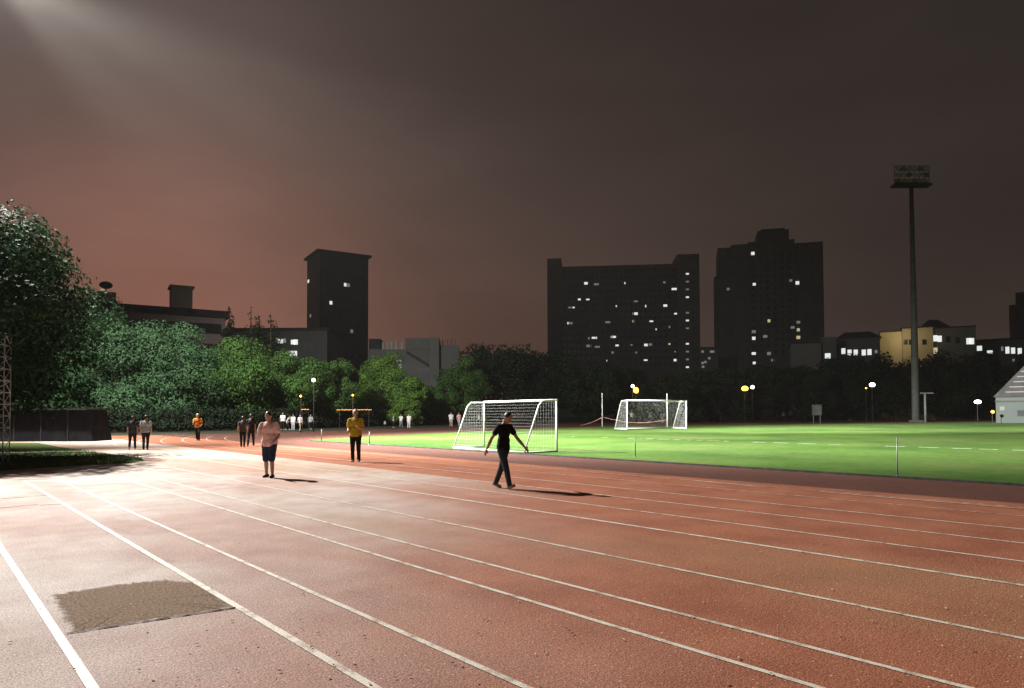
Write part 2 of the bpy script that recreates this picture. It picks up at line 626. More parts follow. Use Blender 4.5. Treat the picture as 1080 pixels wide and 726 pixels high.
# touch line of the pitch: broken, worn paint
rr = random.Random(5)
M['pitch_paint'] = noise_mat('pitch_paint', (.5, .52, .45), (.8, .8, .75), 9.0, .7, .2)
s_a = -40.0
while s_a < 38.5:
    ln = rr.uniform(0.2, 1.0)
    if rr.random() < 0.72:
        structure(strip_st('pitch_line', [(s_a, 34.6), (s_a + ln, 34.6)], rr.uniform(0.08, 0.15), M['pitch_paint'], 0.0145))
    s_a += ln + rr.uniform(0.15, 0.7)
structure(strip_st('pitch_line', [to_st(gp(553, 458.9)), to_st(gp(583, 460.4))], 0.12, M['line'], 0.0185))

# darker worn patch of old surface between the first two lines
pp = [to_st(gp(x, y)) for x, y in ((76, 668.5), (247, 641), (231, 628), (213, 614.5), (170, 612), (120, 617), (52, 628))]
M['patch'] = noise_mat('old_rubber', (0.12, 0.08, 0.052), (0.37, 0.255, 0.175), 44.0, 0.95, 0.1, 8.0, bump=0.9, bscale=50.0)
qq = []
for i in range(len(pp)):
    a, b_ = Vector(pp[i]), Vector(pp[(i + 1) % len(pp)])
    n_ = max(2, int((b_ - a).length / .03))
    for k_ in range(n_):
        p_ = a.lerp(b_, k_ / n_)
        qq.append((p_.x + rr.gauss(0, .012), p_.y + rr.gauss(0, .012)))
pp = qq
me = bpy.data.meshes.new('track_patch')
cx_ = sum(p_[0] for p_ in pp) / len(pp); cy_ = sum(p_[1] for p_ in pp) / len(pp)
n_ = len(pp)
vv = [(t_, s_, 0) for s_, t_ in pp]
vv += [(cy_ + (t_ - cy_) * .74, cx_ + (s_ - cx_) * .74, 0) for s_, t_ in pp] + [(cy_, cx_, 0)]
me.from_pydata(vv, [], [(k_, (k_ + 1) % n_, n_ + (k_ + 1) % n_, n_ + k_) for k_ in range(n_)] + [(n_ + k_, n_ + (k_ + 1) % n_, 2 * n_) for k_ in range(n_)])
at_ = me.attributes.new('wear', 'FLOAT', 'POINT')
at_.data.foreach_set('value', [0.0] * n_ + [1.0] * (n_ + 1))
po = link('track_patch', me, M['patch'])
po.location = (0, 0, .0065); po.rotation_euler = (0, 0, TH)
structure(po)
pnt = M['patch'].node_tree
pb = pnt.nodes['Principled BSDF']
pa = node(pnt, 'ShaderNodeAttribute', attribute_name='wear')
pc = node(pnt, 'ShaderNodeTexCoord')
pn = node(pnt, 'ShaderNodeTexNoise', Scale=16.0, Detail=6.0, Roughness=.75)
pnt.links.new(pc.outputs['Object'], pn.inputs['Vector'])
pm = node(pnt, 'ShaderNodeMath', operation='MULTIPLY_ADD')
pnt.links.new(pa.outputs['Fac'], pm.inputs[0]); pm.inputs[1].default_value = .75
pnt.links.new(pn.outputs['Fac'], pm.inputs[2])
pr_ = node(pnt, 'ShaderNodeMapRange')
pr_.inputs['From Min'].default_value, pr_.inputs['From Max'].default_value = .5, .85
pr_.inputs['To Max'].default_value = .93
pnt.links.new(pm.outputs[0], pr_.inputs['Value'])
pnt.links.new(pr_.outputs['Result'], pb.inputs['Alpha'])
sm = MB()
e0, e1 = gp(70, 669.5), gp(248, 642.0)
for i in range(24):
    p, q = e0.lerp(e1, i / 24), e0.lerp(e1, (i + 1) / 24)
    w0 = 0.006 + 0.014 * rr.random()
    d = Vector((0, -1, 0))
    sm.add([(p.x, p.y - w0, 0.0105), (q.x, q.y - w0, 0.0105), (q.x, q.y + w0, 0.0105), (p.x, p.y + w0, 0.0105)], [(0, 1, 2, 3)])
structure(sm.build('track_seam', M['seam']))
for (p, q, w) in (((-20, 528.5), (52, 522.8), 0.03), ((-20, 538.5), (40, 532.5), 0.035), ((42, 533.5), (66, 532.2), 0.02)):
    s_ = MB()
    p, q = gp(*p), gp(*q)
    for i in range(16):
        a, b_ = p.lerp(q, i / 16), p.lerp(q, (i + 1) / 16)
        ww = w * rr.uniform(.5, 1.1)
        s_.add([(a.x, a.y - ww, .0105), (b_.x, b_.y - ww, .0105), (b_.x, b_.y + ww, .0105), (a.x, a.y + ww, .0105)], [(0, 1, 2, 3)])
    structure(s_.build('track_seam', M['seam']))

# grass verge between the chute and the bend
vp = [gp(x, y) for x, y in ((-80, 507), (0, 497), (60, 493), (110, 490), (140, 488.2), (152, 486.4), (148, 483.5), (128, 481), (96, 477), (62, 471.5), (40, 467.5), (-80, 466.5))]
structure(sheet('verge', vp, M['verge'], 0.0125))
# pale concrete edging across the verge
pe = [gp(x, y) for x, y in ((-40, 480.0), (20, 479.0), (70, 477.6), (100, 477.8))]
e = MB()
for p, q in zip(pe[:-1], pe[1:]):
    d = (q - p); L_ = d.length
    e.box(((p.x + q.x) / 2, (p.y + q.y) / 2, 0.01), (L_ - 0.01, 0.16, 0.05), math.atan2(d.y, d.x))
structure(e.build('kerb', M['pale_concrete']))


def inside(poly, x, y):
    c = False
    n = len(poly)
    for i in range(n):
        a, b2 = poly[i], poly[(i + 1) % n]
        if (a[1] > y) != (b2[1] > y) and x < (b2[0] - a[0]) * (y - a[1]) / (b2[1] - a[1]) + a[0]:
            c = not c
    return c


gb = MB()
cnt = 0
while cnt < 9000:
    x, y = rnd.uniform(-30, -9), rnd.uniform(17, 31)
    if not inside([(p.x, p.y) for p in vp], x, y):
        cnt += 0.2
        continue
    cnt += 1
    h = rnd.uniform(0.04, 0.15)
    a = rnd.uniform(0, 6.28)
    w = rnd.uniform(0.008, 0.018)
    lx, ly = rnd.gauss(0, .05), rnd.gauss(0, .05)
    gb.add([(x - w * math.cos(a), y - w * math.sin(a), .012), (x + w * math.cos(a), y + w * math.sin(a), .012), (x + lx, y + ly, .012 + h)], [(0, 1, 2)])
o = gb.build('grass', leaf_mat('grass_blade', (0.04, 0.08, 0.02), (0.15, 0.2, 0.07)))
structure(o, 'stuff', 'rough grass growing on the verge beside the track')

# pale leaf litter on the track
lb = MB()
for i in range(260):
    x, y = rnd.uniform(40, 1080), 520 + 206 * rnd.random() ** 0.8
    p = gp(x, y)
    if rnd.random() < .35:
        p = p + Vector((rnd.gauss(0, .15), rnd.gauss(0, .15), 0))
    a = rnd.uniform(0, 6.28); l = rnd.uniform(.006, .02); w = l * rnd.uniform(.35, .6)
    c, s_ = math.cos(a), math.sin(a)
    z = .014
    lb.add([(p.x - l * c, p.y - l * s_, z), (p.x + w * s_, p.y - w * c, z + .006), (p.x + l * c, p.y + l * s_, z + .002), (p.x - w * s_, p.y + w * c, z + .007)], [(0, 1, 2, 3)])
structure(lb.build('litter', noise_mat('dry_leaf', (0.3, 0.17, 0.1), (0.62, 0.48, 0.34), 3.0, .8)), 'stuff', 'pale dry leaf scraps scattered on the track')


# ------------------------------------------------------------------ trees
def leaf_cloud(rg, blobs, n, size, flat=0.5):
    """leaf-sized faces on and in the shells of clumps; blobs = (centre, radii)"""
    vol = np.array([b[1][0] * b[1][1] + b[1][1] * b[1][2] for b in blobs])
    pick = rg.choice(len(blobs), n, p=vol / vol.sum())
    C_ = np.array([b[0] for b in blobs])[pick]
    Rr = np.array([b[1] for b in blobs])[pick]
    d = rg.normal(size=(n, 3))
    d /= np.linalg.norm(d, axis=1)[:, None]
    rad = np.where(rg.random(n) < .3, rg.uniform(0.2, 0.7, n), rg.uniform(0.75, 1.0, n))
    rad *= 1 + 0.13 * np.sin(d[:, 0] * 7 + pick) * np.sin(d[:, 2] * 6 + pick * 2)
    P = C_ + d * Rr * rad[:, None]
    nr = d + rg.normal(size=(n, 3)) * 0.4
    nr[:, 2] += 0.25
    nr /= np.linalg.norm(nr, axis=1)[:, None]
    h = rg.normal(size=(n, 3))
    a = np.cross(nr, h)
    a /= np.linalg.norm(a, axis=1)[:, None]
    b = np.cross(nr, a)
    L_ = size * rg.uniform(0.55, 1.35, n)[:, None]
    W_ = L_ * rg.uniform(0.4, 0.65, n)[:, None]
    bend = nr * L_ * 0.18
    q = np.stack([P - a * L_, P - b * W_ + bend, P + a * L_, P + b * W_ + bend], 1)
    return q.reshape(-1, 3)


def quads_mesh(name, verts):
    n = len(verts) // 4
    me = bpy.data.meshes.new(name)
    me.vertices.add(n * 4)
    me.vertices.foreach_set('co', verts.astype(np.float32).ravel())
    me.loops.add(n * 4)
    me.loops.foreach_set('vertex_index', np.arange(n * 4, dtype=np.int32))
    me.polygons.add(n)
    me.polygons.foreach_set('loop_start', np.arange(0, n * 4, 4, dtype=np.int32))
    me.update(calc_edges=True)
    return me


def tree(name, base, h, w, label, mat, seed, group=None, leaves=5000, leaf=0.16, clear=0.22, depth=None, blobs_n=30, shape=1.0, cat='tree'):
    rg = np.random.default_rng(seed)
    r = random.Random(seed)
    root = thing(name, base, label, cat, group)
    depth = depth or w
    z0 = h * clear
    ch = h - z0
    # limbs
    tr = MB()
    r0 = 0.028 * h + 0.03
    lean = Vector((r.uniform(-.04, .04) * h, r.uniform(-.04, .04) * h, 0))
    top = Vector((0, 0, h * 0.72)) + lean
    tr.path([(0, 0, -0.1), (0, 0, h * .04), lean * .3 + Vector((0, 0, z0)), lean * .7 + Vector((0, 0, h * .5)), top], [r0 * 1.5, r0 * 1.05, r0 * .85, r0 * .5, r0 * .15], 9)
    blobs = []
    for i in range(blobs_n):
        for _ in range(60):
            x, y, z = (r.uniform(-1, 1) for _ in range(3))
            q = x * x + y * y + abs(z) ** (2 * shape)
            if 0.25 < q < 1.2:
                break
        zz = z0 + ch * (0.5 + z * 0.44)
        narrow = 1.0 - 0.28 * max(0, z) - 0.12 * max(0, -z)
        c = (x * w * .42 * narrow, y * depth * .42 * narrow, zz)
        s = min(w, ch) * r.choice((r.uniform(.08, .13), r.uniform(.13, .19), r.uniform(.17, .24)))
        blobs.append((c, (s * r.uniform(.9, 1.25), s * r.uniform(.9, 1.25), s * r.uniform(.7, .95))))
        if i % 3 == 0:
            st_ = lean * .5 + Vector((0, 0, z0 + (zz - z0) * r.uniform(.1, .5)))
            c_ = Vector(c)
            mid = st_.lerp(c_, .55) + Vector((0, 0, .06 * h))
            tr.path([st_, mid, c_], [r0 * .4, r0 * .25, r0 * .06], 6)
    tr.build('trunk', M['bark'], root, True)
    # a few inner clumps keep the heart of the crown closed
    for i in range(max(4, blobs_n // 5)):
        s = min(w, ch) * .2
        blobs.append(((r.uniform(-.2, .2) * w, r.uniform(-.2, .2) * depth, z0 + ch * r.uniform(.25, .7)), (s, s, s)))
    me = quads_mesh('crown', leaf_cloud(rg, blobs, leaves, leaf))
    link('crown', me, mat, root)
    return root


def conifer(base, h, w, label, seed, group):
    rg = np.random.default_rng(seed)
    root = thing('conifer', base, label, 'tree', group)
    MB().path([(0, 0, 0), (0, 0, h * .5), (0, 0, h)], [h * .018, h * .012, h * .003], 7).build('trunk', M['bark'], root)
    blobs = []
    lay = 26
    for i in range(lay):
        f = i / (lay - 1)
        rr_ = w / 2 * (1 - f) ** .7 + .06
        for k in range(max(1, int(6 * (1 - f) + 1))):
            a = rg.uniform(0, 6.28)
            blobs.append(((rr_ * .5 * math.cos(a), rr_ * .5 * math.sin(a), h * (.12 + .86 * f)), (rr_ * .55 + .12, rr_ * .55 + .12, h * .05)))
    link('crown', quads_mesh('crown', leaf_cloud(rg, blobs, 14000, .2)), M['needle'], root)
    return root


def px_tree(name, x, top, Y, wpx, label, mat, seed, **kw):
    b = at(x, 437, Y); b.z = 0
    h = at(x, top, Y).z
    w = wpx * Y / F_PX
    return tree(name, b, h, w, label, mat, seed, **kw)


G_LEFT = 'trees behind the bend of the track'
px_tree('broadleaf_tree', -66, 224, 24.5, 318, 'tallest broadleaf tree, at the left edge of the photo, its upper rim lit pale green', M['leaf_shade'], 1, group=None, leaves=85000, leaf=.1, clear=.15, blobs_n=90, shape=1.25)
LT = [
    (20, 345, 66, 110, 'leaf_cool', 'dark cool green tree behind the low shelter'),
    (72, 352, 68, 80, 'leaf_cool', 'dark cool green tree above the right end of the low shelter'),
    (122, 334, 68, 100, 'leaf_cool', 'round cool green tree next to the tallest tree at the left'),
    (188, 337, 71, 105, 'leaf_cool', 'wide cool green tree in front of the long flat roofed building'),
    (252, 352, 75, 92, 'leaf_mid', 'green tree directly in front of the dark pointed conifers'),
    (306, 368, 79, 70, 'leaf_mid', 'green tree below the low building with lit windows'),
    (343, 372, 83, 56, 'leaf_mid', 'narrow green tree in front of the black tower, beside the white lamp'),
    (406, 374, 98, 76, 'leaf_bright', 'brightest yellow green tree, in front of the grey stepped building'),
    (432, 396, 94, 44, 'leaf_bright', 'small bright green tree crowded against the brightest tree'),
    (461, 404, 104, 40, 'leaf_mid', 'small green tree at the foot of the grey stepped building'),
    (488, 377, 108, 52, 'leaf_mid', 'green tree between the grey building and the near goal'),
]
for i, (x, top, Y, wp, mt, lab) in enumerate(LT):
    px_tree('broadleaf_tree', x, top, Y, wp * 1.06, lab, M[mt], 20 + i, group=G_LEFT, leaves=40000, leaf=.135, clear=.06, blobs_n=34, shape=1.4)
RT = [
    (526, 361, 118, 70, 'dark tree behind the near goal, left of the wide apartment block'),
    (575, 366, 122, 66, 'dark tree at the left foot of the wide apartment block'),
    (622, 384, 115, 62, 'low dark tree behind the ball net post, under the wide apartment block'),
    (668, 386, 120, 62, 'dark tree behind the orange lamp above the far goal'),
    (716, 388, 118, 60, 'dark tree behind the right post of the far goal'),
    (760, 386, 122, 60, 'dark tree between the two high apartment buildings'),
    (806, 388, 126, 62, 'dark tree under the stepped apartment tower'),
    (850, 384, 130, 62, 'dark tree below the small pale block with one bright window'),
    (896, 376, 134, 66, 'dark tree under the row of five lit windows'),
    (940, 372, 136, 62, 'dark tree left of the tall floodlight mast, under the cream building'),
    (985, 372, 138, 64, 'dark tree right of the tall floodlight mast, under the cream building'),
    (1030, 373, 140, 64, 'dark tree between the floodlight mast and the gabled shed'),
    (1075, 376, 142, 66, 'dark tree behind the gabled shed at the right edge'),
]
for i, (x, top, Y, wp, lab) in enumerate(RT):
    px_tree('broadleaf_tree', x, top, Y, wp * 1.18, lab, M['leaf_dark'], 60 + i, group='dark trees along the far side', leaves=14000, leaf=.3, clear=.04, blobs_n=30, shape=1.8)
for x, top, Y, wp, lab in ((241, 324, 150, 9, 'thin dark conifer spire touching the end of the long building'), (264, 326, 150, 20, 'broadest dark conifer spire behind the green trees'),
                           (273, 336, 152, 10, 'short dark conifer beside the broadest spire'), (285, 332, 150, 13, 'dark conifer spire nearest the black tower')):
    Y -= 55
    b = at(x, 437, Y); b.z = 0
    conifer(b, at(x, top, Y).z, wp * Y / F_PX * 4.2, lab, int(x), 'dark conifers')

# clipped hedges behind the bend; the shade under the trees is in their colour
def hedge(p, q, h, d, label, seed):
    p, q = Vector(p), Vector(q)
    L_ = (q - p).length
    root = thing('hedge', (p + q) / 2, label, 'hedge', 'hedges behind the bend', math.atan2((q - p).y, (q - p).x))
    rg = np.random.default_rng(seed)
    bl = []
    n = int(L_ / 1.0)
    for i in range(n):
        for zz in (.35, .75):
            bl.append(((-L_ / 2 + (i + .5) * L_ / n, rg.uniform(-.1, .1), h * zz + rg.uniform(-.06, .06)), (.75, d * .55, h * .33)))
    link('foliage', quads_mesh('foliage', leaf_cloud(rg, bl, int(L_ * 480), .14)), M['needle'], root)
    st_ = MB()
    for i in range(n):
        x = -L_ / 2 + (i + .5) * L_ / n
        st_.path([(x, 0, 0), (x + .1, 0, h * .5), (x, .05, h * .85)], [.03, .02, .008], 5)
    st_.build('stem', M['bark'], root)
    return root


HY = [((-60, 461.0), (92, 460.2), 'dark hedge at the foot of the tallest tree behind the shelter'), ((92, 458.5), (205, 456.8), 'dark hedge behind the bend under the two cool green trees'), ((205, 456.6), (300, 454.8), 'dark hedge behind the jogger in orange'),
      ((300, 454.4), (395, 451.5), 'dark hedge behind the group dressed in white'), ((395, 451.2), (520, 447.2), 'dark hedge behind the near goal and the bright tree')]
for i, (p, q, lab) in enumerate(HY):
    a, b_ = gp(p[0], p[1] - 1.6), gp(q[0], q[1] - 1.6)
    hedge(a, b_, 2.3, 1.6, lab, 300 + i)


# ------------------------------------------------------------------ buildings
def wall_box(mb, x0, x1, y0, y1, z0, z1):
    mb.box(((x0 + x1) / 2, (y0 + y1) / 2, z0), (x1 - x0, y1 - y0, z1 - z0))


class Bld:
    """a building in its own frame: x along the front, y away from us, origin at the front left foot"""

    def __init__(self, name, x, Y, rz, label, cat='building'):
        b = at(x, 437, Y); b.z = 0
        self.o = b
        self.Y = Y
        self.root = thing(name, b, label, cat, None, rz)
        self.inv = Matrix.Rotation(-rz, 3, 'Z')
        self.rz = rz

    def loc(self, x, y, front=0.0):
        """photo place -> (x, z) on the front plane y = front"""
        d = ray(x, y)
        o = self.inv @ (ORIG - self.o)
        dd = self.inv @ d
        k = (front - o.y) / dd.y
        p = o + dd * k
        return p.x, p.z

    def box(self, name, px0, px1, ptop, depth, mat, front=0.0, pbot=None, smooth=False):
        xa, zt = self.loc(px0, ptop, front)
        xb, _ = self.loc(px1, ptop, front)
        zb = 0.0 if pbot is None else self.loc(px0, pbot, front)[1]
        mb = MB()
        wall_box(mb, xa, xb, front, front + depth, zb, zt)
        mb.build(name, mat, self.root)
        return xa, xb, zb, zt

    def window(self, px, py, w, h, mat, front=0.0, parent=None, d=.06):
        x, z = self.loc(px, py, front)
        mb = MB()
        wall_box(mb, x - w / 2, x + w / 2, front - d, front + .02, z - h / 2, z + h / 2)
        return mb.build('window', mat, self.root)

    def side_window(self, y, z, w, h, mat, x=0.0):
        mb = MB()
        wall_box(mb, x - .06, x + .02, y - w / 2, y + w / 2, z - h / 2, z + h / 2)
        return mb.build('window', mat, self.root)

    def grid(self, x0, x1, z0, z1, nx, nz, w, h, front=0.0, most=100, seed=1):
        """dark windows: the lowest hundred in front as parts, the rest as one"""
        cells = [(x0 + (i + .5) * (x1 - x0) / nx, z0 + (k + .5) * (z1 - z0) / nz) for k in range(nz) for i in range(nx)]
        cells.sort(key=lambda c: -c[1])
        rest = MB()
        for i, (x, z) in enumerate(cells):
            mb = MB() if i < most else rest
            wall_box(mb, x - w / 2, x + w / 2, front - .04, front + .02, z - h / 2, z + h / 2)
            if i < most:
                mb.build('window', M['glass_dark'], self.root)
        if len(cells) > most:
            o = rest.build('window_field', M['glass_dark'], self.root)
            o['kind'] = 'stuff'


# long flat roofed block, its roof line falling away to the right
b = Bld('school_building', 92, 96, R(32), 'long flat roofed block with two roof boxes rising behind the cool green trees')
xa, xb, zb, zt = b.box('wall', 92, 238, 326, 12, M['wall_mauve'])
mb = MB(); wall_box(mb, xa - .5, xb + .5, -.5, 12.5, zt, zt + 1.1); mb.build('roof', M['roof_dark'], b.root)
mb = MB(); wall_box(mb, xa + .2, xa + 3.6, 1.0, 5, zt + 1.1, zt + 2.9); mb.build('roof_box', M['wall_mauve'], b.root)
x_, z_ = b.loc(192, 312, 1.5)
mb = MB(); wall_box(mb, x_ - 1.5, x_ + 1.5, 1.5, 4.8, zt + 1.1, zt + 4.6); wall_box(mb, x_ - 1.75, x_ + 1.75, 1.2, 5.1, zt + 4.6, zt + 4.9); mb.build('roof_box', M['wall_mauve'], b.root)
mb = MB(); mb.tube((xa + 2.3, 3, zt + 2.9), (xa + 2.3, 3, zt + 3.9), .08); mb.ell((xa + 2.3, 3, zt + 4.2), (.9, .9, .55)); mb.build('water_tank', M['roof_dark'], b.root, True)
for i in range(12):
    for k in range(2):
        mb = MB(); x = xa + 1.6 + i * (xb - xa - 3) / 11
        wall_box(mb, x - .8, x + .8, -.05, .02, zt - 2.6 - 3.2 * k, zt - 1.0 - 3.2 * k)
        mb.build('window', M['glass_dark'], b.root)

# low dark block with a row of lit rooms
b = Bld('low_building', 285, 130, 0, 'low dark building with white lit windows just left of the black tower')
xa, xb, zb, zt = b.box('wall', 240, 345, 349, 14, M['wall_black'])
mb = MB(); wall_box(mb, xa - .4, xb + .4, -.4, 14.4, zt, zt + .5); mb.build('roof', M['roof_dark'], b.root)
for px, py, w, h, mt in ((292, 359, .5, .8, 'lit_dim'), (296, 360, .9, .8, 'lit_white'), (300, 359.5, .6, .8, 'lit_dim'), (309, 361, .8, .9, 'lit_white'), (312, 361, .8, 1.0, 'lit_white'),
                         (309, 373, 1.6, 1.0, 'lit_white'), (322, 366, .9, 1.8, 'wall_slate'), (328, 366, .9, 1.8, 'wall_slate')):
    b.window(px, py, w, h, M[mt])

# black tower
Yt = 190
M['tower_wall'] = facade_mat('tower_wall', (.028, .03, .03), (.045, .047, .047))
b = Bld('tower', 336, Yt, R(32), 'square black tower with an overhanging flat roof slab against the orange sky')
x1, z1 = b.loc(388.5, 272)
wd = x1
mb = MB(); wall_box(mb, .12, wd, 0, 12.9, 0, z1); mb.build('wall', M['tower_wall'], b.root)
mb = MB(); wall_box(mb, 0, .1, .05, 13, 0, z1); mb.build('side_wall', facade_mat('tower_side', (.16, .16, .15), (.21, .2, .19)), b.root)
mb = MB(); wall_box(mb, -.8, wd + .8, -.8, 13.8, z1, z1 + .6); mb.build('roof', M['roof_dark'], b.root)
for px, py, mt, w in ((364, 300.5, 'lit_white', .7), (367.2, 301, 'lit_dim', 1.0), (349, 319.5, 'lit_white', .8), (371, 349.5, 'lit_dim', .8)):
    b.window(px, py, w, 1.0, M[mt])
for fy, py, mt in ((11.5, 289.5, 'lit_white'), (9.0, 329, 'lit_dim')):
    _, z = b.loc(336, py)
    b.side_window(fy, z, 1.6, .9, M[mt])
_, za = b.loc(360, 285); _, zc = b.loc(360, 380)
b.grid(1.2, wd - 1.0, zc, za, 5, 9, 1.5, 1.4)

# grey stepped building with outside stair
b = Bld('grey_building', 388, 128, R(4), 'grey stepped concrete building with an outside stair behind the brightest tree')
b.box('wall', 388, 452, 368.5, 13, M['wall_grey'])
b.box('wall', 463, 484, 364, 9, M['wall_grey'], .9)
b.box('stair_tower', 452.2, 463, 356, 8, M['wall_slate'], -.6)
b.box('penthouse', 427.5, 452, 357, 6, M['wall_slate'], 2.0, 368.4)
b.box('penthouse', 389, 401, 357.5, 5, M['roof_dark'], 2.0, 368.4)
xa, zt = b.loc(440, 361, 2.0)
mb = MB(); wall_box(mb, xa - .5, xa + .6, 1.93, 2.02, zt - .9, zt + .8); mb.build('door', M['wall_pale'], b.root)
for px in (404, 409, 413, 418, 424):
    x, z = b.loc(px, 360, 1.0)
    _, z0 = b.loc(px, 368, 1.0)
    mb = MB(); wall_box(mb, x - .22, x + .22, 1.0, 1.5, z0 - .2, z + rr.uniform(-.5, .6)); mb.build('vent_pipe', M['dark_steel'], b.root)
x0_, z0_ = b.loc(429, 370, -.6); x1_, z1_ = b.loc(452, 384, -.6)
mb = MB(); mb.add([(x0_, -1.0, z0_), (x1_, -1.0, z1_), (x1_, -1.0, z1_ - .5), (x0_, -1.0, z0_ - .5), (x0_, -.1, z0_), (x1_, -.1, z1_), (x1_, -.1, z1_ - .5), (x0_, -.1, z0_ - .5)],
                  [(0, 1, 2, 3), (7, 6, 5, 4), (0, 4, 5, 1), (3, 2, 6, 7), (0, 3, 7, 4), (1, 5, 6, 2)]); mb.build('stair', M['roof_dark'], b.root)
for px, py, w, h in ((447, 391, 2.2, 1.0), (420, 384, 1.4, 1.6), (396, 384, 1.4, 1.6)):
    b.window(px, py, w, h, M['wall_pale'] if px == 447 else M['glass_dark'])
mb = MB()
for px in (467, 472, 476, 480):
    x, z = b.loc(px, 358, 3.0); _, z0 = b.loc(px, 364, 3.0)
    mb.tube((x, 3, z0), (x, 3, z), .09)
mb.build('roof_rail', M['dark_steel'], b.root)

# wide apartment block
Ya = 300
b = Bld('apartment_block', 577, Ya, R(-6), 'wide dark apartment slab with many small lit windows and a taller right end')
x0, x1, _, z_m = b.box('wall', 592, 714, 281.5, 16, M['wall_black'], 1.2)
xl0, xl1, _, z_l = b.box('side_tower', 577, 592, 273, 20, M['wall_black'], 0.0)
xr0, xr1, _, z_r = b.box('side_tower', 714, 737.5, 268.5, 20, M['wall_slate'], -.8)
for px0, px1, pt in ((592.5, 713.5, 280.6), (577.2, 591.8, 272.2), (714.4, 737, 267.8)):
    xa, zt = b.loc(px0, pt); xb, _ = b.loc(px1, pt)
    _, zl = b.loc(px0, pt + 2)
    mb = MB(); wall_box(mb, xa, xb, 2.0, 14, zl - .2, zt); mb.build('parapet', M['roof_dark'], b.root)
pil = 8
for i in range(pil + 1):
    x = x0 + (x1 - x0) * i / pil
    mb = MB(); wall_box(mb, x - .25, x + .25, .75, 1.22, 0, z_m - .3); mb.build('pier', M['wall_slate'], b.root)
b.grid(x0 + .3, x1 - .3, 22, z_m - 1, 24, 15, 1.25, 1.3, 1.2)
AW = [(618, 299, 'lit_white'), (629, 300, 'lit_dim'), (659, 298.8, 'lit_white'), (611, 316, 'lit_white'), (620, 316, 'lit_white'), (601, 324.5, 'lit_dim'), (605, 324.5, 'lit_white'), (599, 341, 'lit_white'),
      (602, 341, 'lit_dim'), (641, 340, 'lit_dim'), (650, 323, 'lit_white'), (670, 318, 'lit_dim'), (681, 323, 'lit_white'), (670, 331, 'lit_white'), (668, 339, 'lit_warm'), (701, 322.5, 'lit_white'),
      (711, 305, 'lit_white'), (713, 331, 'lit_white'), (687, 339, 'lit_white'), (692, 347.5, 'lit_white'), (626, 356.5, 'lit_white'), (629, 356.5, 'lit_white'), (645, 355.5, 'lit_dim'), (647, 355.5, 'lit_white'),
      (621, 357, 'lit_dim'), (651, 364.5, 'lit_white'), (666, 364, 'lit_dim'), (682, 364, 'lit_white'), (685, 363.5, 'lit_dim'), (706, 363, 'lit_warm'), (640, 380.5, 'lit_warm'), (646, 372, 'lit_dim'),
      (681, 380, 'lit_white'), (712, 371, 'lit_dim'), (712, 380, 'lit_white'), (706, 345, 'lit_dim'), (700, 298, 'lit_dim'), (621, 365, 'lit_dim'), (630, 366, 'lit_dim'), (671, 372, 'lit_dim')]
for i, (px, py, mt) in enumerate(AW):
    b.window(px, py, rr.choice((.5, .7, .9, 1.2, 1.6, 2.2)), rr.uniform(.6, 1.15), M[mt], 1.2)
for k in range(14):
    py = 289 + k * 8.2
    if k in (4, 8):
        continue
    b.window(725, py, 1.3, .7, M['lit_dim'] if k % 3 else M['lit_white'], -.8)
    b.window(731, py, .9, .9, M['glass_dark'], -.8)

# stepped apartment tower
b = Bld('apartment_tower', 757, 285, R(-15), 'dark stepped apartment tower with a raised block on its roof')
b.box('wall', 757, 868, 262, 20, M['wall_black'], 1.0)
b.box('bay', 753.5, 757, 292, 12, M['wall_black'], 3.0)
b.box('bay', 771, 789, 258.5, 20, M['wall_slate'], 0.2)
b.box('bay', 789, 838, 255.5, 22, M['wall_black'], -.4)
b.box('bay', 842, 866, 259.5, 20, M['wall_slate'], 0.3)
xa, xb, _, zt = b.box('roof_block', 799, 832, 244, 12, M['wall_black'], 1.5)
mb = MB(); wall_box(mb, xa + 1.5, xb - 1.5, 3, 11, zt, zt + 1.0); mb.build('roof', M['roof_dark'], b.root)
for px in (776, 784, 800, 814, 827, 848, 858):
    x, zt = b.loc(px, 268, -.5)
    mb = MB(); wall_box(mb, x - .3, x + .3, -.85, .1, 12, zt); mb.build('pier', M['wall_slate'], b.root)
TW = [(794, 267.5, 'lit_white'), (795.5, 300, 'lit_white'), (841, 298.5, 'lit_white'), (834, 296, 'lit_dim'), (811, 338.5, 'lit_warm'), (842, 340, 'lit_dim'), (842, 348, 'lit_warm'), (842, 356, 'lit_warm'), (836, 345.5, 'lit_dim'),
      (795, 357, 'lit_white'), (807, 355, 'lit_dim'), (795, 350, 'lit_dim'), (795, 373, 'lit_white'), (811, 373, 'lit_dim'), (815, 380, 'lit_dim'), (795.5, 383, 'lit_white'), (768, 305, 'lit_dim')]
for px, py, mt in TW:
    fr = -.4 if 789 < px < 838 else (.2 if px < 789 else .3)
    b.window(px, py, rr.uniform(1.0, 1.7), rr.uniform(1.0, 1.4), M[mt], fr)
_, za = b.loc(800, 268, -.4); _, zc = b.loc(800, 375, -.4)
xa, _ = b.loc(790, 300, -.4); xb, _ = b.loc(837, 300, -.4)
b.grid(xa, xb, zc, za, 6, 16, 1.3, 1.3, -.4)

# podium lights between the two towers
b = Bld('annex', 742, 240, 0, 'dark low annex with scattered lights between the two apartment buildings')
b.box('wall', 738, 757, 366, 10, M['wall_black'])
for px, py, mt in ((741, 371, 'lit_dim'), (748, 378, 'lit_dim'), (752, 371, 'lit_dim'), (741, 383, 'lit_dim'), (741.5, 387, 'lit_dim'), (744, 382, 'lit_dim'), (750, 371, 'lit_dim')):
    b.window(px, py, .9, .8, M[mt])

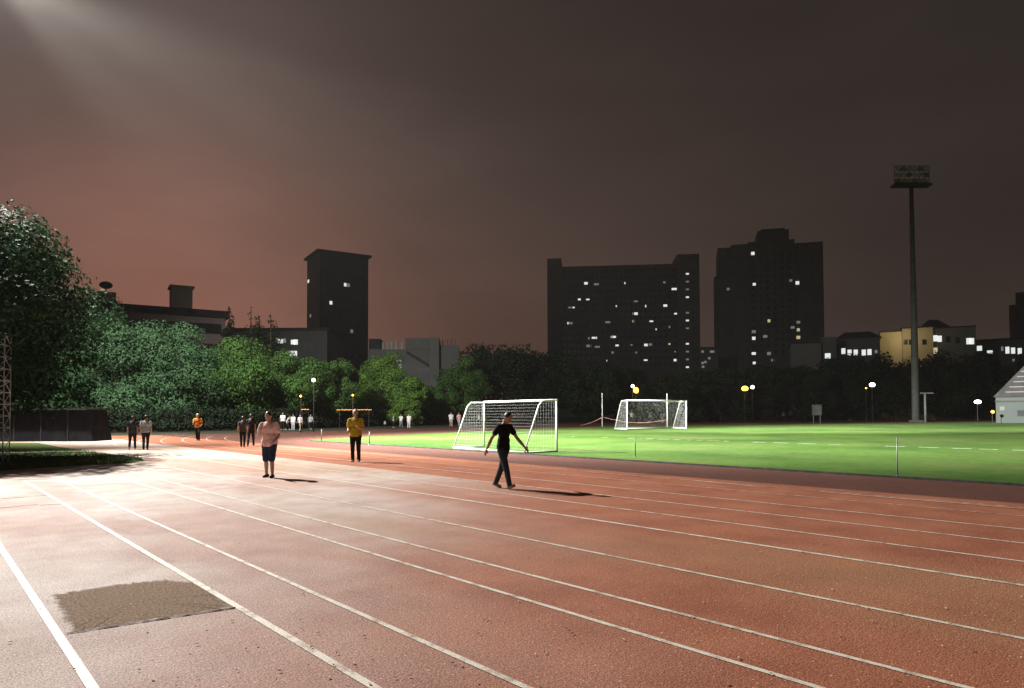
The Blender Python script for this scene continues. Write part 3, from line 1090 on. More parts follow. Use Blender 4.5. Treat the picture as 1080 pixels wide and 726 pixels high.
# small pale block
b = Bld('pale_building', 834, 170, R(-20), 'small pale flat roofed block with one bright window under the stepped tower')
xa, xb, _, zt = b.box('wall', 834, 866, 363, 9, M['wall_pale'])
mb = MB(); wall_box(mb, xa - .2, xb + .2, -.2, 9.2, zt, zt + .3); mb.build('roof', M['roof_dark'], b.root)
b.box('annex', 866.2, 882, 356, 8, M['wall_slate'], 1.5)
b.window(873, 375.5, 1.3, 1.3, M['lit_white'], 1.5)
# row of lit windows
b = Bld('classroom_building', 882, 176, R(-26), 'low dark building with a row of five bright windows')
xa, xb, _, zt = b.box('wall', 882, 928, 358, 10, M['wall_black'])
mb = MB(); mb.add([(xa - .4, -.4, zt), (xb + .4, -.4, zt), (xb + .4, 10.4, zt), (xa - .4, 10.4, zt), (xa + 2, 5, zt + 2.2), (xb - 2, 5, zt + 2.2)], [(3, 2, 1, 0), (0, 1, 5, 4), (1, 2, 5), (2, 3, 4, 5), (3, 0, 4)]); mb.build('roof', M['roof_dark'], b.root)
for px, py in ((889.5, 370.5), (896, 372), (902.5, 372), (911, 372), (917, 371.5)):
    b.window(px, py, .95, 1.5, M['lit_white'])
b.window(924, 371, .6, .8, M['lit_dim'])
# cream building
b = Bld('cream_building', 928, 180, R(-27), 'cream walled building with a hipped dark roof behind the floodlight mast')
x0, x1, _, z0 = b.box('wall', 928, 951, 351, 10, M['wall_cream'])
x2, x3, _, z2 = b.box('wall', 951.2, 984, 347, 10, M['wall_cream'], 1.0)
x4, x5, _, z4 = b.box('side_wing', 984.2, 1029, 347, 12, M['wall_slate'], 1.6)
for (xa, xb, zt, fr) in ((x0, x1, z0, -.3), (x2, x3, z2, .7), (x4, x5, z4, 1.3)):
    mb = MB(); wall_box(mb, xa - .1, xb + .1, fr, fr + 11, zt, zt + .35); mb.build('cornice', M['roof_dark'], b.root)
mb = MB(); xa, zt = b.loc(969, 345, 2.0); xb, _ = b.loc(1003, 345, 2.0)
z4 = z4 + .36
mb.add([(xa, 2, z4), (xb, 2, z4), (xb, 10, z4), (xa, 10, z4), (xa + 2.6, 6, z4 + 2.6), (xb - 2.6, 6, z4 + 2.6)], [(3, 2, 1, 0), (0, 1, 5, 4), (1, 2, 5), (2, 3, 4, 5), (3, 0, 4)]); mb.build('roof', M['roof_dark'], b.root)
for px, py, fr, mt in ((986.5, 357, 1.6, 'lit_white'), (991, 357.5, 1.6, 'lit_white'), (1021.5, 360, 1.6, 'lit_white'), (1025, 360, 1.6, 'lit_white'), (986.5, 370, 1.6, 'lit_warm'), (1000, 358, 1.6, 'glass_dark'), (1010, 359, 1.6, 'glass_dark')):
    b.window(px, py, .95, 1.6, M[mt], fr)
for px in (955, 961, 975):
    b.window(px, 361, 1.0, 1.4, M['glass_dark'], 1.0)
ld = bpy.data.lights.new('wall_lamp', 'POINT'); ld.energy = 800; ld.color = (1, .8, .45); ld.shadow_soft_size = .3
lo = bpy.data.objects.new('wall_lamp', ld); COL.objects.link(lo); lo.parent = b.root; lo.location = (x0 + 5, -6, z0 - 1.5)
# right end
b = Bld('dormitory', 1030, 190, R(-33), 'low dark building with white lit windows at the right edge')
xa, xb, _, zt = b.box('wall', 1029.5, 1110, 360, 12, M['wall_black'])
mb = MB(); wall_box(mb, xa - .3, xb + .3, -.3, 12.3, zt, zt + .4); mb.build('roof', M['roof_dark'], b.root)
for px, py, w, h, mt in ((1033, 367.5, 1.2, 1.4, 'lit_white'), (1044, 371.5, 1.3, .9, 'lit_white'), (1026 + 31, 368, .5, 1.2, 'lit_dim'), (1062.5, 369.5, .9, 1.9, 'lit_white'), (1068.5, 370, .9, 1.7, 'lit_white'), (1075.5, 370.5, .9, 1.7, 'lit_white'),
                         (1069, 380, .5, .7, 'lit_dim')):
    b.window(px, py, w, h, M[mt])
b = Bld('high_rise', 1064, 300, R(-37), 'dark high rise cut by the right edge of the photo')
b.box('wall', 1064, 1135, 322, 18, M['wall_slate'])
b.box('roof_block', 1071, 1120, 309, 12, M['wall_slate'], 2.0)
for k in range(6):
    b.window(1072, 328 + k * 8, 1.4, 1.2, M['glass_dark'])

# gabled shed
b = Bld('shed', 1050, 100, R(-37), 'pale gabled shed with a steep slatted roof at the right edge')
M['shed_wall'] = facade_mat('shed_wall', (.05, .062, .057), (.075, .088, .08))
xa, zt = b.loc(1050, 419); xb, _ = b.loc(1126, 419)
mb = MB(); wall_box(mb, xa, xb, 0, 8, 0, zt); mb.build('wall', M['shed_wall'], b.root)
xm = (xa + xb) / 2; zr = b.loc(1088, 380)[1]
mb = MB(); mb.add([(xa - .3, -.3, zt), (xb + .3, -.3, zt), (xm, -.3, zr), (xa - .3, 8.3, zt), (xb + .3, 8.3, zt), (xm, 8.3, zr)], [(0, 1, 2), (5, 4, 3), (0, 2, 5, 3), (1, 4, 5, 2), (0, 3, 4, 1)]); mb.build('roof', M['roof_dark'], b.root)
for k in range(5):
    f = .12 + .14 * k
    z = zt + (zr - zt) * f
    hw = (xb - xa) / 2 * (1 - f) * .8
    mb = MB(); wall_box(mb, xm - hw, xm + hw, -.4, -.31, z, z + .16); mb.build('slat', M['wall_slate'], b.root)
mb = MB(); wall_box(mb, xa - .1, xb + .1, -.12, -.01, zt - .75, zt - .55); mb.build('rail', M['roof_dark'], b.root)
b.window(1077, 436, .9, .9, M['glass_dark'])
b.window(1057, 431, .6, .6, M['wall_slate'])

# low shelter at the left edge, under the tallest tree
M['wall_shade'] = noise_mat('shaded_wall', (.008, .009, .012), (.016, .017, .021), 2.0, .9, .1)  # near black: the shade on the shelter wall is put into its colour
b = Bld('shelter', -10, 41.5, R(0), 'low dark shelter with a pale roof edge under the tallest tree')
xa, zt = b.loc(-30, 433); xb, _ = b.loc(92, 433)
xb2, _ = b.loc(98, 456)
mb = MB(); mb.add([(xa, 0, 0), (xb2, 0, 0), (xb, 0, zt), (xa, 0, zt), (xa, 2, 0), (xb2, 2, 0), (xb, 2, zt), (xa, 2, zt)], [(0, 1, 2, 3), (7, 6, 5, 4), (1, 5, 6, 2), (0, 3, 7, 4), (0, 4, 5, 1)]); mb.build('wall', M['wall_shade'], b.root)
mb = MB(); wall_box(mb, xa - .1, xb + .12, -.25, 2.2, zt, zt + .09); mb.build('roof', M['tower_wall'], b.root)
for k in range(4):
    x = xa + (xb - xa) * (k + .6) / 4.3
    mb = MB(); wall_box(mb, x - .03, x + .03, -.05, -.005, .05, zt - .02); mb.build('post', M['roof_dark'], b.root)

# ------------------------------------------------------------------ masts and lamps
M['mast_paint'] = noise_mat('mast_paint', (.055, .058, .055), (.085, .088, .082), 1.5, .7, .2)
# unlit floodlight mast across the field
Ym = 112
p = at(966, 437, Ym); p.z = 0
m = thing('floodlight_mast', p, 'tall unlit floodlight mast with a flat lamp head standing beyond the field', 'floodlight')
zt = at(963, 197, Ym).z
MB().path([(0, 0, 0), (0, 0, zt * .5), (0, 0, zt)], [.62, .46, .3], 14).build('pole', M['mast_paint'], m, True)
MB().box((0, 0, 0), (1.5, 1.5, .3)).build('foot', M['mast_paint'], m)
hw = 20.0 * Ym / F_PX
MB().box((0, 0, zt), (hw * 1.95, 1.6, .35)).build('platform', M['roof_dark'], m)
fr = MB()
hh = 22 * Ym / F_PX
for k in range(5):
    z = zt + .5 + hh * k / 4.6
    fr.tube((-hw * .92, 0, z), (hw * .96, 0, z), .06)
for k in range(8):
    x = -hw * .9 + hw * 1.84 * k / 7
    fr.tube((x, 0, zt + .2), (x + .15, 0, zt + hh), .06)
fr.build('frame', M['dark_steel'], m)
for r_ in range(3):
    for c_ in range(6):
        lx = -hw * .78 + hw * 1.56 * c_ / 5
        lz = zt + .55 + hh * .29 * r_
        lm = MB(); lm.box((lx, -.3, lz), (.78, .5, .66), 0, (.85, .8)); lm.build('lamp_housing', M['grey_steel'] if (r_ + c_) % 3 else M['dark_steel'], m)

# the lit mast just outside the left of the frame
LAMP = Vector((-30.5, 35.5, 26.0))
m = thing('floodlight_mast', (LAMP.x, LAMP.y, 0), 'lit floodlight mast beside the bend, just out of frame at the left', 'floodlight')
MB().path([(0, 0, 0), (0, 0, 13), (0, 0, 25.0)], [.5, .38, .26], 14).build('pole', M['grey_steel'], m, True)
MB().box((0, 0, 25.0), (2.2, .9, .16), R(45)).build('platform', M['dark_steel'], m)
for k in range(5):
    x = (k - 2) * .62
    q = Vector((x * math.cos(R(45)), x * math.sin(R(45)), 25.3))
    MB().box(q, (.55, .4, .5), R(45), (.85, .8)).build('lamp_housing', M['grey_steel'], m)

# short lattice stand at the left edge
p = gp(-5, 489)
m = thing('lattice_tower', p, 'short pale lattice steel stand at the left edge in front of the tallest tree', 'lattice tower', None, R(20))
hL = at(2, 352, p.y).z
for sx in (-1, 1):
    for sy in (-1, 1):
        MB().tube((sx * .3, sy * .3, 0), (sx * .3, sy * .3, hL), .02).build('leg', M['grey_steel'], m)
br = MB()
nz = 11
for k in range(nz):
    za, zb = hL * k / nz, hL * (k + 1) / nz
    for (ax, ay, bx, by) in ((-1, -1, 1, -1), (1, -1, 1, 1), (1, 1, -1, 1), (-1, 1, -1, -1)):
        br.tube((ax * .3, ay * .3, zb), (bx * .3, by * .3, zb), .013, n=5)
        s_, e_ = ((ax, ay), (bx, by)) if k % 2 else ((bx, by), (ax, ay))
        br.tube((s_[0] * .3, s_[1] * .3, za), (e_[0] * .3, e_[1] * .3, zb), .01, n=5)
br.build('bracing', M['white_steel'], m)


def street_lamp(px, py, Y, label, kind, group='street lamps among the trees', energy=0, r=.22, head=None):
    g = at(px, 437, Y); g.z = 0
    z = at(px, py, Y).z
    m = thing('street_lamp', g, label, 'street lamp', group)
    MB().path([(0, .1, 0), (0, .1, z * .5), (0, .1, z - r * .6)], [.05, .04, .03], 8).build('post', M['roof_dark'], m, True)
    MB().ell((0, 0, z), (r * (head or 1.0), r, r)).build('lamp', M['lamp_' + kind], m, True)
    MB().tube((0, .1, z - r * .9), (0, 0, z - r * .55), r * .5, r * .7).build('bracket', M['dark_steel'], m)
    if energy:
        ld = bpy.data.lights.new('lamp_light', 'POINT')
        ld.energy = energy
        ld.color = (1, .5, .1) if kind == 'orange' else (1, .95, .88)
        ld.shadow_soft_size = .2
        lo = bpy.data.objects.new('lamp_light', ld)
        COL.objects.link(lo)
        lo.parent = m
        lo.location = (0, -1.3, z + .3)
    return m


street_lamp(330.5, 401, 62, 'white globe street lamp in front of the narrow green tree', 'white', r=.17, energy=25)
street_lamp(317, 418, 60, 'small orange lamp low in the dark left of the man in yellow', 'orange', r=.10, energy=25)
street_lamp(372, 417, 66, 'small orange lamp at the left flank of the brightest tree', 'orange', r=.10, energy=220)
street_lamp(671, 412, 104, 'orange lamp glowing above the left post of the far goal', 'orange', r=.5, energy=350, head=.8)
street_lamp(786, 410, 108, 'orange lamp glowing under the stepped apartment tower', 'orange', r=.42, energy=250, head=1.3)
street_lamp(794, 408.5, 109, 'white lamp beside the orange lamp under the stepped tower', 'white', r=.3)
street_lamp(667.5, 407.5, 103.5, 'small white lamp on top of the orange lamp above the far goal', 'white', r=.25)
street_lamp(920.5, 406, 112, 'white lamp in the dark trees left of the tall floodlight mast', 'white', r=.36, head=1.3)
street_lamp(914, 409.5, 112.5, 'tiny dim lamp just below left of the white lamp by the mast', 'orange', r=.14)
street_lamp(1031.5, 424, 106, 'white lamp low in the trees left of the gabled shed', 'white', r=.3, head=1.9)
street_lamp(1047, 434.5, 98, 'orange lamp at the corner of the gabled shed', 'orange', r=.22, energy=30)

# T shaped post by the mast
p = at(976, 437, 104); p.z = 0
m = thing('crossarm_post', p, 'pale T shaped post beside the foot of the floodlight mast', 'post')
zt = at(976, 415.5, 104).z
MB().tube((0, 0, 0), (0, 0, zt), .17, .15, 10).build('post', M['mast_paint'], m, True)
MB().box((.3, 0, zt), (2.0, .18, .2)).build('crossarm', M['mast_paint'], m)
# framed board
p = at(861.5, 437, 100); p.z = 0
m = thing('notice_board', p, 'square framed board on two legs at the far side of the field', 'board')
z0, z1 = at(861, 437.5, 100).z, at(861, 427.5, 100).z
MB().box((0, 0, z0), (1.25, .06, z1 - z0)).build('panel', M['mast_paint'], m)
f = MB()
for sx in (-1, 1):
    f.box((sx * .66, -.02, z0 - .06), (.08, .1, z1 - z0 + .12))
for z in (z0 - .08, z1):
    f.box((0, -.02, z), (1.24, .1, .08))
f.build('frame', M['mast_paint'], m)
for sx in (-1, 1):
    MB().tube((sx * .5, .02, 0), (sx * .5, .02, z0 - .09), .04).build('leg', M['dark_steel'], m)

# ball net posts behind the far goal, with tape
post_pts = []
for px, y0, y1, lab in ((635.3, 415, 450.5, 'white ball net post left of the far goal'), (703.8, 415.5, 449.5, 'white ball net post seen through the far goal')):
    p = gp(px, y0 + 35.6)
    m = thing('net_post', p, lab, 'post', 'ball net posts')
    h = at(px, y0, p.y).z
    MB().tube((0, 0, 0), (0, 0, h), .055, .05, 10).build('pole', M['white_steel'], m, True)
    MB().box((0, 0, 0), (.5, .5, .06)).build('base_plate', M['dark_steel'], m)
    MB().tube((0, 0, h - .05), (0, 0, h + .03), .07, .07, 10).build('cap', M['white_steel'], m)
    post_pts.append((p, h))
# sagging tape from the left post to the ground on the left
tp = MB()
p, h = post_pts[0]
a = p + Vector((0, -.1, at(635, 440.5, p.y).z)); q = gp(612, 449)
pts = [a.lerp(q, i / 12) - Vector((0, 0, .35 * math.sin(math.pi * i / 12) * .4)) for i in range(13)]
tp.path(pts, [.05] * 13, 6)
tag(tp.build('barrier_tape', M['tape_red'], None, True), 'red and white tape sloping to the ground from the left ball net post', 'tape')
tp = MB()
a2 = post_pts[0][0] + Vector((.1, 0, at(636, 440, p.y).z)); b2 = post_pts[1][0] + Vector((0, .1, at(704, 443, post_pts[1][0].y).z))
pts = [a2.lerp(b2, i / 16) - Vector((0, 0, .5 * math.sin(math.pi * i / 16))) for i in range(17)]
tp.path(pts, [.02] * 17, 5)
tag(tp.build('rope', M['tape_red'], None, True), 'thin sagging rope strung between the two ball net posts', 'rope')
# orange barrier rail behind the man in yellow
for x0, x1, y, Y, lab in ((355, 392, 432.3, 60, 'orange barrier rail on two short posts behind the man in yellow'), (318, 326, 431.8, 60, 'short orange barrier rail under the small orange lamp')):
    a, b_ = at(x0, y, Y), at(x1, y, Y)
    m = thing('barrier', ((a.x + b_.x) / 2, Y, 0), lab, 'barrier')
    w = (b_.x - a.x)
    MB().box((0, 0, a.z - .05), (w, .05, .07)).build('rail', M['tape_orange'], m)
    for sx in (-1, 1):
        MB().tube((sx * w * .42, .06, 0), (sx * w * .42, .06, a.z + .03), .022).build('post', M['roof_dark'], m)

# thin poles on the turf
for px, yb, ytop, mat, lab, r_ in ((946.5, 503.5, 461, 'grey_steel', 'thin pale pole standing in the turf edge at the right', .016),
                                   (670, 482, 459, 'dark_steel', 'thin dark pole in the turf right of the near goal', .02),
                                   (389.5, 469.5, 455.5, 'dark_steel', 'thin dark pole right of the man in yellow', .03),
                                   (339, 466.0, 453.0, 'dark_steel', 'thin dark pole at the left tip of the turf', .025)):
    p = gp(px, yb)
    m = thing('marker_pole', p, lab, 'pole')
    h = at(px, ytop, p.y).z
    MB().tube((0, 0, 0), (0.01, 0, h), r_, r_ * .8, 8).build('shaft', M[mat], m, True)
    MB().tube((0, 0, .0), (0, 0, .05), r_ * 2.6, r_ * 1.6, 8).build('socket', M['dark_steel'], m)


# ------------------------------------------------------------------ goals
def net_panel(mb, a, b, c, d, nu, nv, r):
    """cords across the quad a-b-c-d"""
    a, b, c, d = (Vector(q) for q in (a, b, c, d))
    for i in range(nu + 1):
        f = i / nu
        mb.tube(a.lerp(b, f), d.lerp(c, f), r, r, 3, False)
    for k in range(nv + 1):
        f = k / nv
        mb.tube(a.lerp(d, f), b.lerp(c, f), r, r, 3, False)


def goal(loc, rz, W, H, D, top, label, pr=.05, cell=.16, cord=.0035, steel='white_steel'):
    """x along the mouth, y to the back of the goal"""
    g = thing('football_goal', loc, label, 'goal', None, rz)
    for sx in (-1, 1):
        MB().tube((sx * W / 2, 0, 0), (sx * W / 2, 0, H), pr, pr, 12).build('post', M[steel], g, True)
    MB().tube((-W / 2 - pr, 0, H), (W / 2 + pr, 0, H), pr * 1.02, pr * 1.02, 12).build('crossbar', M[steel], g, True)
    for sx in (-1, 1):
        s = MB()
        s.path([(sx * W / 2, 0, H), (sx * W / 2, top * .9, H * .985), (sx * W / 2, top + .12, H * .9), (sx * W / 2, D, .05)], [pr * .72] * 4, 9)
        s.build('side_stay', M[steel], g, True)
        MB().tube((sx * W / 2, 0, .045), (sx * W / 2, D, .045), pr * .8, pr * .8, 8).build('side_base_bar', M[steel], g, True)
    MB().tube((-W / 2, D, .05), (W / 2, D, .05), pr * .9, pr * .9, 10).build('rear_base_bar', M[steel], g, True)
    nt_ = MB()
    nu = int(W / cell)
    x0, x1 = -W / 2, W / 2
    net_panel(nt_, (x0, 0, H), (x1, 0, H), (x1, top, H * .98), (x0, top, H * .98), nu, max(2, int(top / cell)), cord)
    net_panel(nt_, (x0, top, H * .97), (x1, top, H * .97), (x1, D, .06), (x0, D, .06), nu, int(math.hypot(H, D - top) / cell), cord)
    for sx in (-1, 1):
        x = sx * W / 2
        n = int(H / cell)
        for k in range(n + 1):
            z = H * k / n
            yb = D + (top - D) * min(1, z / (H * .97))
            nt_.tube((x, 0, z), (x, yb, z), cord, cord, 3, False)
        for k in range(1, int(D / cell)):
            y = D * k / int(D / cell)
            zt = H if y < top else H * .97 * (D - y) / (D - top)
            nt_.tube((x, y, .03), (x, y, zt), cord, cord, 3, False)
    nt_.build('net', M['net'], g)
    return g


# near goal: its back is towards us
rl, rrp = gp(478.5, 473.3), gp(553, 478.8)
W1 = (rrp - rl).length
D1 = 1.75
cen = (rl + rrp) / 2
dirw = (rrp - rl).normalized()                 # along the mouth, to the right
back = Vector((dirw.y, -dirw.x, 0))            # towards us
if back.y > 0:
    back = -back
front = cen - back * D1
# local x, y: y to the back; so x = y rotated -90
rz = math.atan2(back.y, back.x) - math.pi / 2
goal(front, rz, W1, 2.2, D1, .85, 'near white football goal seen from behind at the edge of the turf', .045, .14, .0018)
# far goal: mouth towards us, at the end line
fl, fr_ = gp(661.5, 453.2), gp(724, 452.2)
dirw = (fr_ - fl).normalized()
cen = (fl + fr_) / 2
backv = Vector((-dirw.y, dirw.x, 0))
rz = math.atan2(backv.y, backv.x) - math.pi / 2
H2 = at(661, 422.3, fl.y).z
goal(cen, rz, (fr_ - fl).length, H2, 2.2, 1.0, 'far white football goal facing us at the end of the pitch', .06, .17, .0032)


# ------------------------------------------------------------------ people
DG = None


def remesh(mb, voxel, smooth=3, name='body'):
    me = mb.mesh('tmp')
    o = bpy.data.objects.new('tmp', me)
    COL.objects.link(o)
    md = o.modifiers.new('r', 'REMESH')
    md.mode = 'VOXEL'
    md.voxel_size = voxel
    if smooth:
        ms = o.modifiers.new('s', 'SMOOTH')
        ms.iterations = smooth
        ms.factor = .5
    dg = bpy.context.evaluated_depsgraph_get()
    dg.update()
    out = bpy.data.meshes.new_from_object(o.evaluated_get(dg))
    out.name = name
    bpy.data.objects.remove(o)
    bpy.data.meshes.remove(me)
    out.polygons.foreach_set('use_smooth', [True] * len(out.polygons))
    out.materials.clear()
    return out


def cut(me, co, no):
    """open the cloth at a hem: everything on the side of no is removed"""
    bm = bmesh.new()
    bm.from_mesh(me)
    bmesh.ops.bisect_plane(bm, geom=bm.verts[:] + bm.edges[:] + bm.faces[:], plane_co=co, plane_no=no, clear_outer=True)
    bm.to_mesh(me)
    bm.free()
    return me


def skeleton(h, P):
    """joints in the person's frame: x to their right, y ahead, z up"""
    J = {}
    lean = R(P.get('lean', 2))
    pel = Vector((0, 0, .53 * h))
    up = Vector((0, math.sin(lean), math.cos(lean)))
    J['pel'] = pel
    J['belly'] = pel + up * .09 * h
    J['chest'] = pel + up * .205 * h
    J['neck'] = pel + up * .295 * h
    hn = R(P.get('nod', 0)); ht = R(P.get('turn', 0))
    hup = Vector((0, math.sin(lean + hn), math.cos(lean + hn)))
    J['head'] = J['neck'] + hup * .097 * h
    J['hrot'] = Matrix.Rotation(-ht, 3, 'Z') @ Matrix.Rotation(-(lean + hn), 3, 'X')
    tw = R(P.get('twist', 0))
    for i, s in enumerate((-1, 1)):
        k = 'LR'[i]
        sh = pel + up * .263 * h + Vector((s * .108 * h * math.cos(tw), -s * .108 * h * math.sin(tw), 0))
        J['sh' + k] = sh
        fl, ab, el, inw = P['arm' + k]
        fl, ab, el, inw = R(fl), R(ab), R(el), R(inw)
        d = Vector((s * math.sin(ab), math.sin(fl) * math.cos(ab), -math.cos(fl) * math.cos(ab))).normalized()
        J['el' + k] = sh + d * .172 * h
        d2 = Vector((s * math.sin(ab) * .6, math.sin(fl + el), -math.cos(fl + el)))
        d2 = d2 + Vector((-s * math.sin(inw), 0, 0))
        d2.normalize()
        J['wr' + k] = J['el' + k] + d2 * .148 * h
        J['hd' + k] = d2
        hp = pel + Vector((s * .052 * h, 0, -.02 * h))
        J['hip' + k] = hp
        fl, kn, ab = P['leg' + k]
        fl, kn, ab = R(fl), R(kn), R(ab)
        d = Vector((s * math.sin(ab), math.sin(fl), -math.cos(fl))).normalized()
        J['kn' + k] = hp + d * .238 * h
        d2 = Vector((s * math.sin(ab) * .5, math.sin(fl - kn), -math.cos(fl - kn))).normalized()
        J['an' + k] = J['kn' + k] + d2 * .238 * h
        ft = R(P.get('foot' + k, 0))
        J['ft' + k] = Vector((s * .12, math.cos(ft), math.sin(ft))).normalized()
    low = min(min(J['an' + k].z - .036 * h, (J['an' + k] + J['ft' + k] * .1 * h).z - .022 * h) for k in 'LR')
    for k, v in J.items():
        if isinstance(v, Vector) and not k.startswith(('ft', 'hd')):
            v.z -= low
    return J


WALK = dict(armL=(18, 8, 16, 4), armR=(-20, 8, 10, 4), legL=(-16, 8, 1), legR=(20, 6, 1), footL=-22, footR=12)
WALK2 = dict(armL=(-16, 7, 12, 4), armR=(18, 7, 18, 4), legL=(16, 5, 1), legR=(-14, 12, 1), footL=8, footR=-20)
STAND = dict(armL=(3, 8, 10, 3), armR=(2, 8, 12, 3), legL=(1, 2, 2), legR=(-1, 2, 3))
JOG = dict(armL=(-10, 10, 80, 12), armR=(18, 10, 80, 15), legL=(24, 34, 0), legR=(-12, 22, 0), footL=0, footR=-22, lean=6)


def person(loc, face, h, pose, label, top, bottom, shoe, hair='hair', group=None, sleeve=.5, shorts=False, build=1.0, detail=False, hem=-.035, cap=None, long_hair=False, vest=None):
    """face = heading in degrees, 0 looks away from the camera, 180 towards it"""
    J = skeleton(h, pose)
    q = h / 1.72
    vx = .013 if detail else .024
    b = MB()
    w = build * q
    up = (J['neck'] - J['pel']).normalized()
    rx = Matrix.Rotation(-R(pose.get('lean', 2)), 3, 'X') @ Matrix.Rotation(-R(pose.get('twist', 0)) * .6, 3, 'Z')
    b.ell(J['chest'], (.158 * w, .104 * w, .165 * q), rx)
    b.ell(J['belly'], (.138 * w, .1 * w, .14 * q), rx)
    b.ell(J['pel'], (.158 * w, .108 * w, .1 * q))
    b.cap(J['chest'] + up * .1 * q, J['neck'] + up * .07 * q, .062 * q, .052 * q)
    b.cap(J['shL'], J['shR'], .05 * q)
    for k in 'LR':
        b.cap(J['neck'] - up * .0 * q, J['sh' + k], .05 * q, .05 * q)
    hr = J['hrot']
    hc = J['head']
    b.ell(hc + hr @ Vector((0, 0, .02 * q)), (.075 * q, .094 * q, .108 * q), hr, 18, 12)
    b.ell(hc + hr @ Vector((0, .028 * q, -.055 * q)), (.055 * q, .06 * q, .058 * q), hr)
    b.cap(hc + hr @ Vector((0, .088 * q, .02 * q)), hc + hr @ Vector((0, .108 * q, -.018 * q)), .009 * q, .015 * q)
    for s in (-1, 1):
        b.ell(hc + hr @ Vector((s * .078 * q, -.004 * q, .0)), (.014 * q, .022 * q, .032 * q), hr)
    for i, s in enumerate((-1, 1)):
        k = 'LR'[i]
        sh, el, wr, hd = J['sh' + k], J['el' + k], J['wr' + k], J['hd' + k]
        b.cap(sh, el, .047 * w, .039 * q)
        b.cap(el, el.lerp(wr, .35), .039 * q, .041 * q)
        b.cap(el.lerp(wr, .35), wr, .041 * q, .027 * q)
        # hand: palm, four fingers and a thumb
        side = Vector((0, 1, 0)) - hd * hd.y
        if side.length < .2:
            side = Vector((-s, 0, 0)) - hd * (-s * hd.x)
        side.normalize()                                  # thumb side
        nrm = hd.cross(side) * s
        pc = wr + hd * .05 * q
        rot = Matrix((side, nrm, hd)).transposed()
        b.ell(pc, (.042 * q, .019 * q, .055 * q), rot)
        for j, ln in enumerate((.066, .076, .071, .055)):
            fb = wr + hd * .085 * q + side * (.03 - .02 * j) * q
            f1 = fb + (hd - nrm * .25).normalized() * ln * .55 * q
            f2 = f1 + (hd * .75 - nrm * .75).normalized() * ln * .5 * q
            b.cap(fb, f1, .0105 * q, .0095 * q)
            b.cap(f1, f2, .0095 * q, .008 * q)
        tb = wr + hd * .03 * q + side * .03 * q
        t1 = tb + (hd * .6 + side * .75).normalized() * .04 * q
        b.cap(tb, t1, .014 * q, .012 * q)
        b.cap(t1, t1 + (hd * .9 + side * .25 - nrm * .3).normalized() * .03 * q, .012 * q, .009 * q)
        hp, kn, an, ft = J['hip' + k], J['kn' + k], J['an' + k], J['ft' + k]
        b.cap(hp, kn, .086 * w, .054 * q)
        b.cap(kn, kn.lerp(an, .3) + Vector((0, -.012 * q, 0)), .054 * q, .056 * q)
        b.cap(kn.lerp(an, .3) + Vector((0, -.012 * q, 0)), an, .056 * q, .036 * q)
        b.cap(an - ft * .03 * q - Vector((0, 0, .012 * q)), an + ft * .12 * q - Vector((0, 0, .026 * q)), .034 * q, .024 * q)
    body = link('person', remesh(b, vx, 2, 'person'), M['skin'])
    tag(body, label, 'person', group)
    body.location = loc
    body.rotation_euler = (0, 0, -R(face))
    # top
    c = MB()
    g = .016 * q
    c.ell(J['chest'], (.158 * w + g, .104 * w + g, .172 * q + g), rx)
    c.ell(J['belly'], (.148 * w + g, .108 * w + g, .15 * q), rx)
    c.ell(J['pel'] + Vector((0, 0, .01)), (.168 * w + g, .116 * w + g * 1.2, .24 * q))
    for k in 'LR':
        c.cap(J['neck'] - up * .012 * q, J['sh' + k] - up * .004, .05 * q + g, .05 * q + g)
    c.cap(J['chest'] + up * .1 * q, J['neck'] - up * .0 * q, .075 * q, .064 * q)
    for k in 'LR':
        sh, el, wr = J['sh' + k], J['el' + k], J['wr' + k]
        if sleeve <= 1:
            c.cap(sh, sh.lerp(el, sleeve), .05 * w + g, .052 * w + g)
        else:
            c.cap(sh, el, .05 * w + g, .043 * q + g)
            c.cap(el, el.lerp(wr, sleeve - 1), .043 * q + g, .034 * q + g)
    me = remesh(c, vx, 9 if detail else 3, 'shirt')
    cut(me, J['pel'] + Vector((0, 0, hem * h)), Vector((0, 0, -1)))
    cut(me, J['neck'] + up * .012 * q, up)
    link('shirt', me, top, body)
    if vest is not None:
        v = MB()
        v.ell(J['chest'], (.158 * w + g * 1.9, .104 * w + g * 2, .172 * q + g), rx)
        v.ell(J['belly'], (.148 * w + g * 1.9, .108 * w + g * 2, .15 * q), rx)
        me = remesh(v, vx, 2, 'vest')
        cut(me, J['pel'] + Vector((0, 0, .05 * h)), Vector((0, 0, -1)))
        link('vest', me, vest, body)
    # trousers or shorts
    t = MB()
    t.ell(J['pel'], (.158 * w + .008 * q, .108 * w + .01 * q, .1 * q + .012))
    me_cuts = []
    for k in 'LR':
        hp, kn, an = J['hip' + k], J['kn' + k], J['an' + k]
        if shorts:
            e = hp.lerp(kn, .98)
            t.cap(hp, e, .088 * w + .014 * q, .072 * q + .014 * q)
        else:
            t.cap(hp, kn, .087 * w + .011 * q, .062 * q + .008 * q)
            t.cap(kn, kn.lerp(an, .95), .062 * q + .008 * q, .048 * q + .009 * q)
    me = remesh(t, vx, 3, 'shorts' if shorts else 'trousers')
    link('shorts' if shorts else 'trousers', me, bottom, body)
    for k in 'LR':
        an, ft = J['an' + k], J['ft' + k]
        s_ = MB()
        s_.cap(an - ft * .04 * q - Vector((0, 0, .018 * q)), an + ft * .125 * q - Vector((0, 0, .024 * q)), .046 * q, .036 * q)
        s_.cap(an, an - Vector((0, 0, .02 * q)), .045 * q)
        me = remesh(s_, vx, 1, 'shoe')
        link('shoe', me, shoe, body)
    # hair
    hm = MB()
